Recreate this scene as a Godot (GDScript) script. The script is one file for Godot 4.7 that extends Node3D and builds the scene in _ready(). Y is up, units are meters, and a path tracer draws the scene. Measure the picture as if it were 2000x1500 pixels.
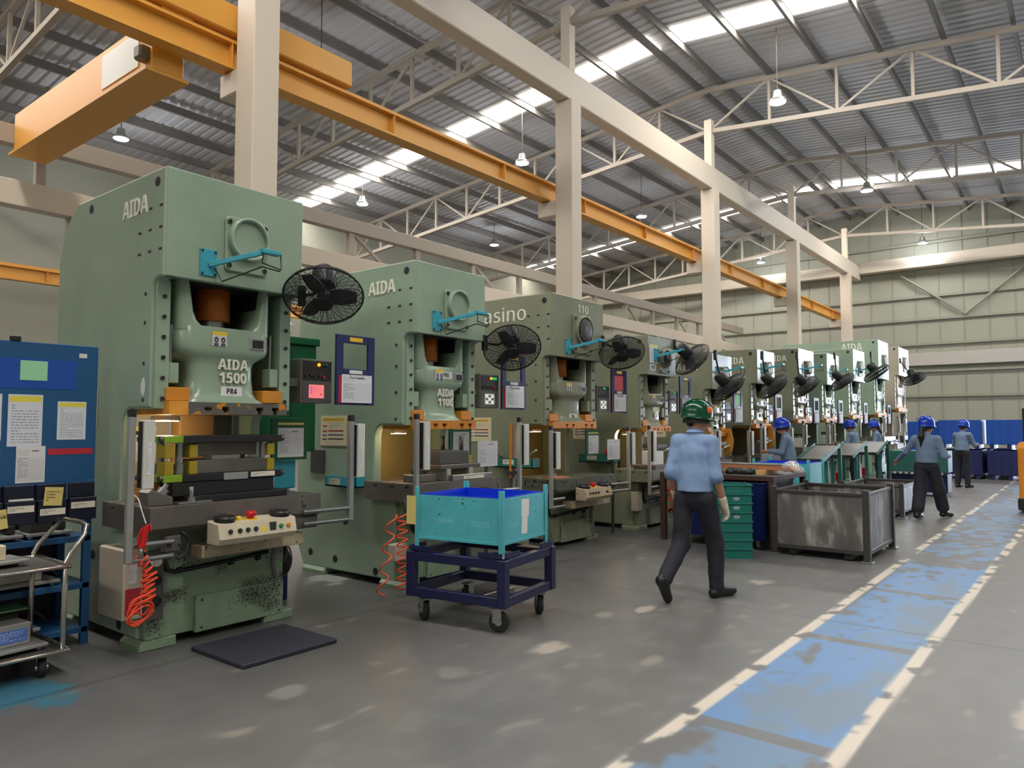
extends Node3D
# A press shop: a row of green stamping presses along a grey aisle under a steel roof with skylight strips.

var M := {}
var taken := {}
var font_bold: Font
var font_plain: Font
var op_spots := []

func _ready() -> void:
	# camera: 1.5 m above the floor, turned 38 degrees away from the aisle, tipped up 3 degrees
	var cam := Camera3D.new()
	cam.name = "camera"
	add_child(cam)
	cam.fov = rad_to_deg(2.0 * atan(750.0 / 1430.0))
	cam.position = Vector3(0, 1.5, 0)
	cam.rotation = Vector3(deg_to_rad(3.202), deg_to_rad(38.273 - 90.0), 0)
	cam.near = 0.05
	cam.far = 200.0
	cam.current = true
	var env := Environment.new()
	var sky := Sky.new()
	var psm := ProceduralSkyMaterial.new()
	psm.sky_top_color = Color(0.62, 0.72, 0.86)
	psm.sky_horizon_color = Color(0.86, 0.9, 0.95)
	psm.ground_bottom_color = Color(0.5, 0.5, 0.5)
	psm.ground_horizon_color = Color(0.7, 0.72, 0.74)
	psm.sky_energy_multiplier = 3.2
	psm.ground_energy_multiplier = 1.6
	sky.sky_material = psm
	env.background_mode = Environment.BG_SKY
	env.sky = sky
	env.tonemap_mode = Environment.TONE_MAPPER_LINEAR
	env.tonemap_exposure = 1.0
	env.sdfgi_enabled = true
	env.ssao_enabled = true
	env.ssil_enabled = true
	var we := WorldEnvironment.new()
	we.name = "world_environment"
	we.environment = env
	add_child(we)
	# daylight from the skylight strips in the roof: one lamp under each half strip
	for x in SKY_X:
		for e in [-1.0, 1.0]:
			var l := AreaLight3D.new()
			l.name = "skylight_light"
			var len := 16.4 if e < 0 else 18.4
			l.area_size = Vector2(0.8, len)
			l.light_energy = 130.0
			l.light_color = Color(1.0, 0.98, 0.95)
			l.shadow_enabled = true
			l.set("area_range", 60.0)
			add_child(l, true)
			l.position = Vector3(x, roof_y(RIDGE_Z + e * (len / 2 + 0.3)) - 0.12, RIDGE_Z + e * (len / 2 + 0.3))
			l.rotation = Vector3(-PI / 2 - e * -SLOPE, 0, 0)
	# daylight through the open door in the end wall
	var dl := AreaLight3D.new()
	dl.name = "doorway_light"
	dl.area_size = Vector2(7.6, 5.6)
	dl.light_energy = 60.0
	dl.light_color = Color(0.92, 0.96, 1.0)
	dl.shadow_enabled = true
	add_child(dl)
	dl.position = Vector3(40.6, 3.0, 2.7)
	dl.rotation = Vector3(0, PI / 2, 0)

	font_bold = SystemFont.new()
	font_bold.font_names = PackedStringArray(["Droid Sans"])
	font_bold.font_weight = 700
	font_plain = SystemFont.new()
	font_plain.font_names = PackedStringArray(["Droid Sans"])
	materials()
	building()
	presses()
	press_tools()
	aisle_things()
	left_rack()
	far_things()
	people()

const RIDGE_Z := -9.0
const RIDGE_Y := 12.35
const SLOPE := 0.095
const SKY_X := [-13.7, 2.3, 18.3, 34.3]
const COL_X := [-2.35, 5.65, 13.45, 21.3, 29.3, 37.3]

func roof_y(z: float) -> float:
	return RIDGE_Y - absf(z - RIDGE_Z) * SLOPE

func materials() -> void:
	worn("green", Color(0.57, 0.65, 0.565), Color(0.28, 0.28, 0.24), 0.015, 0.36, 0.0, 0.5, 3, 0.05)
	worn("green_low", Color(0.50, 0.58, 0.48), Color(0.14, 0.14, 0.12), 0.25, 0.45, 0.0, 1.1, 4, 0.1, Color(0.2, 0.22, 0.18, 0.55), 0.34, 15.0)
	worn("olive", Color(0.51, 0.525, 0.44), Color(0.22, 0.23, 0.19), 0.02, 0.3, 0.0, 0.5, 5, 0.05)
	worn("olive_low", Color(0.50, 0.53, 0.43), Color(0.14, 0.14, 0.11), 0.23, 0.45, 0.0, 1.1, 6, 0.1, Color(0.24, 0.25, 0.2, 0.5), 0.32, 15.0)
	mat("green_gloss", Color(0.57, 0.65, 0.565), 0.22)
	mat("green_button", Color(0.05, 0.5, 0.3), 0.3)
	mat("teal_light", Color(0.25, 0.55, 0.5), 0.45)
	worn("steel_orange", Color(0.38, 0.37, 0.35), Color(0.80, 0.50, 0.12), 0.4, 0.45, 0.1, 1.1, 19, 0.08, Color(0, 0, 0, 0), 0.0, 2.0)
	mat("olive_gloss", Color(0.51, 0.525, 0.44), 0.2)
	worn("cream_paint", Color(0.74, 0.70, 0.62), Color(0.4, 0.36, 0.3), 0.04, 0.4, 0.0, 0.6, 8, 0.05)
	mat("front_gloss", Color(0.52, 0.56, 0.50), 0.2)
	mat("lining", Color(0.68, 0.60, 0.40), 0.5)
	mat("lining_olive", Color(0.50, 0.43, 0.24), 0.5)
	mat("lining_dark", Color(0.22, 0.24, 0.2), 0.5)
	worn("orange_chip", Color(0.80, 0.50, 0.12), Color(0.2, 0.19, 0.18), 0.24, 0.5, 0.1, 1.6, 9, 0.06)
	worn("orange_wear", Color(0.86, 0.58, 0.18), Color(0.3, 0.2, 0.1), 0.1, 0.6, 0.0, 1.6, 10, 0.08)
	mat("orange", Color(0.80, 0.52, 0.14), 0.5)
	mat("amber", Color(0.66, 0.36, 0.08), 0.28, 0.25)
	worn("gunmetal", Color(0.41, 0.385, 0.365), Color(0.26, 0.245, 0.23), 0.12, 0.36, 0.35, 0.8, 11, 0.12)
	worn("gunmetal_green", Color(0.33, 0.34, 0.29), Color(0.1, 0.1, 0.09), 0.2, 0.45, 0.2, 1.2, 12, 0.12)
	mat("dark", Color(0.09, 0.1, 0.1), 0.6)
	mat("black", Color(0.1, 0.1, 0.105), 0.45)
	mat("black_oily", Color(0.09, 0.09, 0.085), 0.25)
	mat("fan_grey", Color(0.2, 0.2, 0.21), 0.5)
	mat("grey_dark", Color(0.3, 0.29, 0.28), 0.5)
	mat("steel", Color(0.62, 0.62, 0.62), 0.32, 0.85)
	mat("steel_dark", Color(0.32, 0.32, 0.32), 0.4, 0.7)
	mat("chrome", Color(0.76, 0.74, 0.71), 0.2, 0.95)
	mat("alu", Color(0.66, 0.66, 0.65), 0.4, 0.55)
	mat("conduit", Color(0.4, 0.41, 0.4), 0.5)
	mat("bar_white", Color(0.80, 0.80, 0.77), 0.4)
	mat("white", Color(0.88, 0.88, 0.86), 0.6)
	mat("letter", Color(0.90, 0.89, 0.83), 0.5)
	mat("cream", Color(0.82, 0.76, 0.63), 0.6)
	worn("panel_cream", Color(0.80, 0.76, 0.66), Color(0.3, 0.27, 0.22), 0.06, 0.5, 0.0, 2.5, 13, 0.05)
	worn("panel_dirty", Color(0.66, 0.60, 0.5), Color(0.2, 0.18, 0.15), 0.17, 0.5, 0.0, 2.2, 14, 0.1)
	mat("tan", Color(0.42, 0.40, 0.36), 0.5)
	mat("keys", Color(0.45, 0.12, 0.12), 0.5)
	mat("red", Color(0.76, 0.08, 0.09), 0.35)
	mat("orange_red", Color(0.9, 0.32, 0.12), 0.5)
	mat("red_folder", Color(0.72, 0.16, 0.22), 0.5)
	mat("pink_card", Color(0.80, 0.36, 0.40), 0.6)
	mat("mint_card", Color(0.62, 0.86, 0.68), 0.6)
	mat("yellow", Color(0.93, 0.76, 0.16), 0.5)
	mat("yellow_pale", Color(0.85, 0.79, 0.48), 0.6)
	mat("yellow_block", Color(0.62, 0.54, 0.1), 0.5)
	mat("lime", Color(0.50, 0.64, 0.14), 0.45)
	mat("turq", Color(0.22, 0.62, 0.70), 0.4)
	mat("faint", Color(0.55, 0.78, 0.8), 0.6)
	worn("turq_worn", Color(0.32, 0.69, 0.73), Color(0.1, 0.22, 0.24), 0.15, 0.45, 0.0, 1.3, 15, 0.06)
	mat("teal_frame", Color(0.16, 0.42, 0.38), 0.45)
	mat("teal_crate", Color(0.05, 0.42, 0.38), 0.45)
	mat("blue_liner", Color(0.04, 0.22, 0.80), 0.4)
	mat("navy", Color(0.10, 0.13, 0.34), 0.45)
	mat("navy_cart", Color(0.10, 0.11, 0.27), 0.4)
	mat("navy_bin", Color(0.03, 0.08, 0.28), 0.35)
	mat("navy_tray", Color(0.05, 0.08, 0.17), 0.45)
	mat("blue_rack", Color(0.12, 0.33, 0.52), 0.4)
	mat("blue_bright", Color(0.08, 0.30, 0.66), 0.5)
	mat("green_board", Color(0.02, 0.34, 0.20), 0.4)
	mat("hose", Color(1.0, 0.34, 0.18), 0.35)
	mat("copper", Color(0.86, 0.6, 0.44), 0.3, 0.7)
	mat("wood", Color(0.76, 0.6, 0.4), 0.7)
	mat("brown_frame", Color(0.26, 0.17, 0.15), 0.5)
	worn("bin_steel", Color(0.42, 0.41, 0.40), Color(0.3, 0.29, 0.28), 0.16, 0.36, 0.2, 0.6, 16, 0.2, Color(0.74, 0.72, 0.68, 0.85), 0.42, 3.0).uv1_scale = Vector3(0.9, 0.35, 0.9)
	mat("bin_frame", Color(0.30, 0.29, 0.28), 0.42, 0.5)
	worn("mat_steel", Color(0.45, 0.44, 0.43), Color(0.6, 0.58, 0.56), 0.06, 0.38, 0.6, 1.0, 17, 0.12)
	mat("rubber", Color(0.13, 0.13, 0.13), 0.7)
	mat("mat_navy", Color(0.16, 0.165, 0.215), 0.6)
	mat("skin", Color(0.72, 0.50, 0.39), 0.5)
	mat("eye", Color(0.12, 0.09, 0.08), 0.2)
	mat("hair", Color(0.07, 0.06, 0.055), 0.5)
	mat("shirt_blue", Color(0.50, 0.60, 0.75), 0.85)
	mat("smock", Color(0.42, 0.50, 0.60), 0.85)
	mat("trousers", Color(0.13, 0.13, 0.17), 0.8)
	var cloth := nz(31, 0.012, 2).get_seamless_image(256, 256, false, false, 0.2)
	cloth.convert(Image.FORMAT_RGBA8)
	cloth.bump_map_to_normal_map(5.0)
	cloth.generate_mipmaps()
	for kk in ["shirt_blue", "smock", "trousers"]:
		var cm: StandardMaterial3D = M[kk]
		cm.normal_enabled = true
		cm.normal_texture = ImageTexture.create_from_image(cloth)
		cm.normal_scale = 0.35
		cm.uv1_triplanar = true
		cm.uv1_scale = Vector3(2.6, 1.5, 2.6)
	mat("shoe", Color(0.08, 0.08, 0.085), 0.4)
	mat("glove", Color(0.82, 0.78, 0.70), 0.9)
	mat("dark_cloth", Color(0.15, 0.16, 0.16), 0.8)
	mat("helmet_green", Color(0.02, 0.27, 0.18), 0.16)
	mat("helmet_blue", Color(0.04, 0.22, 0.70), 0.18)
	mat("machine_yellow", Color(0.88, 0.56, 0.1), 0.4)
	mat("white_steel", Color(0.80, 0.75, 0.68), 0.6)
	mat("crane_yellow", Color(0.84, 0.60, 0.24), 0.45)
	mat("truss_steel", Color(0.62, 0.58, 0.53), 0.6)
	mat("purlin", Color(0.42, 0.40, 0.38), 0.6)
	mat("roof_metal", Color(0.72, 0.715, 0.72), 0.6)
	mat("wall_clad", Color(0.60, 0.60, 0.54), 0.6)
	mat("wall_girt", Color(0.56, 0.56, 0.50), 0.6)
	mat("plinth", Color(0.7, 0.68, 0.65), 0.8)
	glow("skylight", Color(1.0, 0.99, 0.96), 2.2)
	glow("lamp_white", Color(0.86, 0.9, 1.0), 3.0)
	glow("lamp_warm", Color(1.0, 0.88, 0.68), 4.0)
	glow("lamp_amber", Color(1.0, 0.62, 0.1), 1.6)
	glow("lamp_green", Color(0.1, 0.8, 0.4), 0.7)
	mat("lamp_off", Color(0.06, 0.22, 0.14), 0.3)
	var film := mat("film", Color(0.9, 0.93, 0.95, 0.3), 0.08)
	film.transparency = BaseMaterial3D.TRANSPARENCY_ALPHA
	film.cull_mode = BaseMaterial3D.CULL_DISABLED
	var rng := RandomNumberGenerator.new()
	rng.seed = 11
	var ink := Color(0.45, 0.46, 0.5)
	pict("form", 160, 120, func(im: Image) -> void:
		im.fill(Color(0.87, 0.87, 0.88))
		lines(im, 8, 70, 8, 30, 5, 1, ink, rng)
		im.fill_rect(Rect2i(84, 14, 40, 3), Color(0.25, 0.25, 0.3))
		for y in range(38, 112, 6): im.fill_rect(Rect2i(6, y, 148, 1), Color(0.66, 0.67, 0.7))
		for x in range(70, 154, 7): im.fill_rect(Rect2i(x, 44, 1, 68), Color(0.72, 0.73, 0.76))
		lines(im, 10, 66, 40, 110, 6, 2, ink, rng))
	pict("poster", 200, 150, func(im: Image) -> void:
		im.fill(Color(0.86, 0.81, 0.69))
		im.fill_rect(Rect2i(12, 8, 172, 17), Color(0.88, 0.74, 0.22))
		lines(im, 22, 176, 13, 21, 9, 5, Color(0.62, 0.5, 0.2), rng)
		lines(im, 70, 165, 36, 62, 5, 2, Color(0.6, 0.56, 0.5), rng)
		var bars := [Color(0.66, 0.24, 0.24), Color(0.62, 0.24, 0.22), Color(0.33, 0.37, 0.47), Color(0.3, 0.28, 0.26)]
		for i in 4:
			im.fill_rect(Rect2i(14, 46 + i * 21 + (6 if i else 0), 36, 8), bars[i])
			if i > 0: im.fill_rect(Rect2i(60, 50 + i * 21, 120, 8), bars[i])
			if i < 3: im.fill_rect(Rect2i(31, 62 + i * 21 - 4, 3, 6), bars[0])
		lines(im, 22, 184, 134, 142, 5, 2, Color(0.62, 0.58, 0.52), rng))
	pict("badge", 96, 84, func(im: Image) -> void:
		im.fill(Color(0.8, 0.8, 0.82))
		im.fill_rect(Rect2i(0, 0, 96, 22), Color(0.92, 0.79, 0.2))
		lines(im, 16, 82, 8, 17, 12, 7, Color(0.3, 0.28, 0.12), rng)
		for x in [26, 70]:
			for y in 84:
				for xx in 96:
					var d := Vector2(xx - x, (y - 48) * 0.85)
					if y > 28 and d.length() < 14: im.set_pixel(xx, y, Color(0.12, 0.12, 0.14))
					if y > 28 and Vector2(xx - x, y - 49).length() < 8: im.set_pixel(xx, y, Color(0.68, 0.6, 0.56))
					if y > 66 and absf(xx - x) < 15: im.set_pixel(xx, y, Color(0.28, 0.3, 0.36)))
	pict("screen_pink", 96, 72, func(im: Image) -> void:
		im.fill(Color(1.0, 0.52, 0.52))
		im.fill_rect(Rect2i(14, 10, 6, 40), Color(0.5, 0.3, 0.9))
		lines(im, 26, 70, 14, 40, 8, 2, Color(0.8, 0.35, 0.45), rng)
		im.fill_rect(Rect2i(72, 48, 12, 5), Color(0.3, 0.1, 0.15)), 0.3)
	pict("screen_grey", 96, 72, func(im: Image) -> void:
		im.fill(Color(0.75, 0.78, 0.74))
		for j in 3:
			for i in 3: im.fill_rect(Rect2i(6 + i * 30, 8 + j * 21, 25, 15), Color(0.25, 0.27, 0.26) if (i + j) % 2 else Color(0.86, 0.9, 0.8)), 0.3)
	for kk in ["screen_pink", "screen_grey"]:
		var sm: StandardMaterial3D = M[kk]
		sm.emission_enabled = true
		sm.emission = Color.WHITE
		sm.emission_operator = BaseMaterial3D.EMISSION_OP_MULTIPLY
		sm.emission_texture = sm.albedo_texture
		sm.emission_energy_multiplier = 0.5
	pict("tag_paper", 96, 64, func(im: Image) -> void:
		im.fill(Color(0.84, 0.76, 0.46))
		lines(im, 12, 84, 14, 54, 10, 4, Color(0.35, 0.32, 0.2), rng))
	pict("tray_label", 96, 28, func(im: Image) -> void:
		im.fill(Color(0.86, 0.84, 0.78))
		lines(im, 8, 88, 8, 22, 8, 3, Color(0.3, 0.3, 0.32), rng))
	pict("notice", 96, 128, func(im: Image) -> void:
		im.fill(Color(0.84, 0.86, 0.9))
		im.fill_rect(Rect2i(4, 4, 88, 14), Color(0.9, 0.84, 0.3))
		lines(im, 10, 86, 26, 120, 7, 2, Color(0.5, 0.52, 0.6), rng))
	pict("blue_label", 96, 40, func(im: Image) -> void:
		im.fill(Color(0.32, 0.45, 0.75))
		lines(im, 6, 90, 6, 36, 6, 2, Color(0.8, 0.84, 0.92), rng))
	pict("gauge", 64, 64, func(im: Image) -> void:
		im.fill(Color(0.72, 0.72, 0.7))
		for i in 12:
			var a := TAU * i / 12
			im.fill_rect(Rect2i(30 + int(cos(a) * 23), 30 + int(sin(a) * 23), 4, 4), Color(0.15, 0.15, 0.15))
		im.fill_rect(Rect2i(31, 14, 3, 20), Color(0.6, 0.1, 0.1)))

# ---------------------------------------------------------------- the hall
func structure(o: Node, label: String, category: String) -> void:
	tag(o, label, category, "", "structure")

func building() -> void:
	# floor: grey painted concrete, the aisle with its worn blue walkway and white edge lines
	var N := 2048
	var K := 512
	var im := Image.create_empty(N, K, false, Image.FORMAT_RGB8)
	var a := nz(21, 0.012, 4)
	var b := nz(22, 0.05, 3)
	var c := nz(23, 0.16, 2)
	var X0 := -4.0
	var Z0 := -7.24
	var pale := Color(0.68, 0.64, 0.59)
	var blots := [[4.12, -2.93, 0.14, 0.09, pale], [2.54, -3.59, 0.1, 0.1, Color(0.52, 0.51, 0.49)], [5.43, -2.9, 0.12, 0.06, pale], [1.6, -4.72, 0.2, 0.26, Color(0.2, 0.42, 0.52)], [4.62, -5.9, 0.25, 0.25, Color(0.62, 0.63, 0.61)], [7.05, -2.55, 0.12, 0.1, pale], [3.35, -3.12, 0.08, 0.1, Color(0.5, 0.49, 0.47)], [4.6, -0.3, 0.3, 0.06, pale], [6.3, -0.35, 0.25, 0.06, pale]]
	for y in K:
		var z := Z0 + (y + 0.5) * 0.02
		for x in N:
			var wx := X0 + (x + 0.5) * 0.02
			var n1 := a.get_noise_2d(x * 0.6, y)
			var n2 := b.get_noise_2d(x, y * 1.6)
			var v := 0.405 + 0.035 * n1 + 0.02 * n2 - 0.055 * smoothstep(-2.6, -4.4, z + 0.5 * n1)  # floor colour darkened towards the presses, standing in for the shade there
			if z > -3.0 and z < -1.8: v += 0.02 * smoothstep(0.1, 0.5, n2)
			var col := Color(v * 1.01, v, v * 0.985)
			var sp := c.get_noise_2d(x * 0.2, y * 0.45)
			if z > -4.6 and sp > 0.5: col = col.lerp(Color(0.6, 0.57, 0.52), smoothstep(0.5, 0.8, sp) * 0.6)
			for bl in blots:
				var e: float = Vector2((wx - bl[0]) / bl[2], (z - bl[1]) / bl[3]).length() + 0.9 * n2
				if e < 1.3: col = col.lerp(bl[4], smoothstep(1.3, 0.6, e) * 0.85)
			if wx > 2.0:
				var w := n2 * 0.5 + n1 * 0.6
				var zl := -1.69 + 0.0016 * wx
				var zr := -1.0 + 0.015 * minf(wx, 12.0)
				if z > zl + 0.05 and z < zr - 0.03:
					var k := smoothstep(-0.2, 0.05, w + 0.06 + (0.1 if wx < 9.0 else -0.15))
					var seam := absf(fposmod(wx - 3.55, 1.9) - 0.0)
					if seam < 0.12: k *= 0.1
					var bl := Color(0.35, 0.53, 0.73).lerp(Color(0.41, 0.50, 0.58), smoothstep(0.0, 0.35, n1 + 0.3 * n2) if wx > 3.6 else 0.6)
					col = col.lerp(bl, k * 0.92)
				var dl := minf(absf(z - zl), absf(z - zr))
				if dl < 0.05:
					var k := smoothstep(-0.28, 0.0, n2 + 0.45 * n1 + (0.16 if wx < 8.5 else -0.1)) * smoothstep(0.05, 0.032, dl)
					col = col.lerp(Color(0.80, 0.76, 0.70), k)
			if absf(wx - 6.0) < 0.012 or absf(wx - 12.0) < 0.012 or absf(z + 4.62) < 0.012: col = col * 0.86
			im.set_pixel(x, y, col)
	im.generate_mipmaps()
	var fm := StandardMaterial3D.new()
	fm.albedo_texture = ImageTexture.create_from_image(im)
	fm.roughness = 0.42
	var far_floor := worn("floor_plain", Color(0.405, 0.40, 0.395), Color(0.5, 0.48, 0.46), 0.02, 0.45, 0.0, 0.25, 24, 0.05)
	var st := ns()
	for f in [[0, 2, 1], [0, 3, 2]]:
		var P := [Vector3(X0, 0, Z0 + 10.24), Vector3(X0 + 40.96, 0, Z0 + 10.24), Vector3(X0 + 40.96, 0, Z0), Vector3(X0, 0, Z0)]
		var U := [Vector2(0, 1), Vector2(1, 1), Vector2(1, 0), Vector2(0, 0)]
		for k in f: st.set_uv(U[k]); st.add_vertex(P[k])
	st.set_uv(Vector2.ZERO)
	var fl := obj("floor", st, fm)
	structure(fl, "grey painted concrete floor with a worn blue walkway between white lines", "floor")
	st = ns()
	bx(-21, X0, -0.3, 0, -27, 11, 0.0, st)
	bx(X0, 41, -0.3, 0, Z0 + 10.24, 11, 0.0, st)
	bx(X0, 41, -0.3, 0, -27, Z0, 0.0, st)
	bx(X0 + 40.96, 41, -0.3, 0, Z0, Z0 + 10.24, 0.0, st)
	obj("floor_slab", st, far_floor, fl)
	# walls with girts
	var w := bx(40.0, 40.25, 0.0, 12.6, -26.2, -1.3)
	bx(40.0, 40.25, 6.2, 12.6, -1.3, 7.0, 0.0, w)
	bx(40.0, 40.25, 0.0, 12.6, 7.0, 10.2, 0.0, w)
	var we := obj("wall_end", w, M.wall_clad)
	structure(we, "grey green clad end wall with pale rails behind the last press", "wall")
	for y in [2.9, 4.1, 5.4, 6.6, 7.7, 10.3]:
		st = bx(39.86, 40.0, y - 0.06, y + 0.06, -26.0, 9.9 if y > 6.5 else -1.4)
		obj("girt", st, M.wall_girt, we)
	for i in 24:
		obj("cladding_seam", bx(39.97, 40.0, 0.0, 11.8, -25.5 + i, -25.47 + i), M.wall_girt, we)
	obj("eave_beam", bx(39.3, 39.8, 9.05, 9.6, -26.0, 9.9, 0.02), M.white_steel, we)
	obj("window_ledge", bx(39.7, 40.0, 4.35, 4.95, -10.0, -1.4, 0.01), M.plinth, we)
	st = ns()
	tube(st, [Vector3(39.8, 8.9, -7.2), Vector3(39.8, 6.7, -4.4)], 0.06, 6)
	tube(st, [Vector3(39.8, 6.7, -4.4), Vector3(39.8, 8.9, -1.8)], 0.06, 6)
	obj("wall_brace", st, M.wall_girt, we)
	structure(obj("wall_left", bx(-20.2, 40.2, 0.0, 11.2, -26.45, -26.2), M.wall_clad), "long grey clad wall far behind the presses", "wall")
	structure(obj("wall_right", bx(-20.2, 40.2, 0.0, 11.2, 10.0, 10.25), M.wall_clad), "clad wall on the near side of the hall, out of frame", "wall")
	structure(obj("wall_rear", bx(-20.45, -20.2, 0.0, 12.6, -26.4, 10.2), M.wall_clad), "clad wall behind the camera, out of frame", "wall")
	var d := obj("door_1", bx(39.9, 40.3, 6.2, 6.5, -1.4, 7.1, 0.02), M.white_steel)
	structure(d, "head of the open loading door in the end wall", "door")
	obj("door_jamb", bx(39.9, 40.3, 0.0, 6.2, -1.4, -1.25, 0.02), M.white_steel, d)
	obj("door_jamb", bx(39.9, 40.3, 0.0, 6.2, 6.95, 7.1, 0.02), M.white_steel, d)
	structure(obj("yard", bx(40.25, 90, -0.4, -0.05, -30, 30), M.plinth), "pale concrete yard beyond the loading door", "ground")
	# ceiling: two corrugated slopes on purlins
	var roof := thing("ceiling", "grey corrugated metal roof on steel purlins", "ceiling", Vector3.ZERO, 0.0, "", "structure")
	for e in [-1.0, 1.0]:
		var z1 := -26.4 if e < 0 else 10.2
		st = ns()
		var x := -20.4
		var lastp := Vector2(x, 0.0)
		while x < 40.2:
			for q in [[0.16, 0.0], [0.2, 0.04], [0.26, 0.04], [0.3, 0.0]]:
				var np := Vector2(x + q[0], q[1])
				var p0 := Vector3(lastp.x, roof_y(RIDGE_Z) + lastp.y, RIDGE_Z)
				var p1 := Vector3(np.x, roof_y(RIDGE_Z) + np.y, RIDGE_Z)
				var p2 := Vector3(np.x, roof_y(z1) + np.y, z1)
				var p3 := Vector3(lastp.x, roof_y(z1) + lastp.y, z1)
				if e < 0: quad(st, p0, p1, p2, p3)
				else: quad(st, p3, p2, p1, p0)
				lastp = np
			x += 0.3
		# the slope's outer skin keeps the daylight out
		var o0 := Vector3(-20.4, roof_y(RIDGE_Z) + 0.25, RIDGE_Z)
		var o1 := Vector3(40.4, roof_y(RIDGE_Z) + 0.25, RIDGE_Z)
		var o2 := Vector3(40.4, roof_y(z1) + 0.25, z1)
		var o3 := Vector3(-20.4, roof_y(z1) + 0.25, z1)
		quad(st, o0, o3, o2, o1)
		obj("roof_sheet", st, M.roof_metal, roof)
		var z: float = RIDGE_Z + e * 0.35
		while absf(z - RIDGE_Z) < (16.8 if e < 0 else 18.8):
			obj("purlin", bx(-20.2, 40.0, roof_y(z) - 0.3, roof_y(z) - 0.08, z - 0.04, z + 0.04), M.purlin, roof)
			z += e * 1.5
	for x in SKY_X:
		for e in [-1.0, 1.0]:
			var z0: float = RIDGE_Z + e * 0.3
			var z1: float = RIDGE_Z + e * (16.7 if e < 0 else 18.7)
			st = ns()
			var v0 := Vector3(x - 0.42, roof_y(z0) - 0.06, z0)
			var v1 := Vector3(x + 0.42, roof_y(z0) - 0.06, z0)
			var v2 := Vector3(x + 0.42, roof_y(z1) - 0.06, z1)
			var v3 := Vector3(x - 0.42, roof_y(z1) - 0.06, z1)
			var up := Vector3(0, 0.03, 0)
			if e > 0:
				quad(st, v0, v1, v2, v3); quad(st, v3 + up, v2 + up, v1 + up, v0 + up)
			else:
				quad(st, v3, v2, v1, v0); quad(st, v0 + up, v1 + up, v2 + up, v3 + up)
			obj("skylight_window", st, M.skylight, roof)
	# columns, ridge beam and trusses
	var bm := obj("trim_1", bx(-20.0, 39.6, 8.75, 9.45, -9.2, -8.85, 0.02), M.white_steel)
	structure(bm, "cream steel beam running along the tops of the columns", "beam")
	for i in COL_X.size():
		var x: float = COL_X[i]
		var col := thing("column", ["cream steel column out of view behind the camera", "tall cream column rising behind the first press", "cream column standing behind the third press", "cream column behind the far presses, right of the third press's column", "slim grey column far down the hall", "cream column at the end wall"][i], "column", Vector3(x, 0, -9.0), 0.0, "", "structure")
		obj("shaft", bx(-0.2, 0.2, 0.0, 8.74, -0.22, 0.22, 0.012), M.white_steel, col)
		obj("head_post", bx(-0.12, 0.12, 9.46, 10.95, -0.12, 0.12, 0.01), M.white_steel, col)
		obj("bracket", bx(-0.14, 0.14, 6.2, 6.55, -0.75, -0.2, 0.02), M.white_steel, col)
	for i in COL_X.size():
		var x: float = COL_X[i]
		var tr := thing("roof_truss", "pale steel roof truss over the %s column from the left" % ["unseen", "first", "second", "third", "fourth", "last"][i], "truss", Vector3(x, 0, 0), 0.0, "", "structure")
		for e in [-1.0, 1.0]:
			var n := 10
			var len: float = 16.8 if e < 0 else 18.8
			for h in [-0.42, -1.75]:
				st = ns()
				var p0 := Vector3(0, roof_y(RIDGE_Z) + h, RIDGE_Z)
				var p1 := Vector3(0, roof_y(RIDGE_Z + e * len) + h, RIDGE_Z + e * len)
				box(st, (p0 + p1) / 2, Vector3(0.13, (p1 - p0).length(), 0.13), 0.0, frame_of(p1 - p0))
				obj("chord", st, M.truss_steel, tr)
			for k in n + 1:
				var z: float = RIDGE_Z + e * len * k / n
				if k > 0:
					obj("post", bx(-0.04, 0.04, roof_y(z) - 1.75, roof_y(z) - 0.42, z - 0.04, z + 0.04), M.truss_steel, tr)
				if k < n:
					var z2: float = RIDGE_Z + e * len * (k + 1) / n
					st = ns()
					var q0 := Vector3(0, roof_y(z) - (0.42 if k % 2 else 1.75), z)
					var q1 := Vector3(0, roof_y(z2) - (1.75 if k % 2 else 0.42), z2)
					box(st, (q0 + q1) / 2, Vector3(0.06, (q1 - q0).length(), 0.06), 0.0, frame_of(q1 - q0))
					obj("brace", st, M.truss_steel, tr)
	# lattice girder that carries the far end of the crane, and crane rail along the far wall
	var lg := thing("lattice_girder", "grey lattice girder high on the left, carrying the far end of the bridge crane", "girder", Vector3(0, 0, -15.0), 0.0, "", "structure")
	obj("chord", bx(-19, 39.5, 6.5, 6.85, -0.12, 0.12, 0.01), M.truss_steel, lg)
	obj("chord", bx(-19, 39.5, 5.4, 5.86, -0.15, 0.15, 0.01), M.white_steel, lg)
	for k in 20:
		var x := -9.4 + k * 2.4
		obj("post", bx(x - 0.08, x + 0.08, 5.85, 6.51, -0.07, 0.07), M.truss_steel, lg)
		if k % 2:
			st = ns()
			var q0 := Vector3(x + 0.1, 6.5, 0)
			var q1 := Vector3(x + 1.1, 5.86, 0)
			box(st, (q0 + q1) / 2, Vector3(0.08, (q1 - q0).length(), 0.08), 0.0, frame_of(q1 - q0))
			obj("brace", st, M.truss_steel, lg)
	for k in 6:
		obj("leg", bx(COL_X[k] - 0.15, COL_X[k] + 0.15, 0.0, 5.41, -0.14, 0.14), M.truss_steel, lg)
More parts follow.
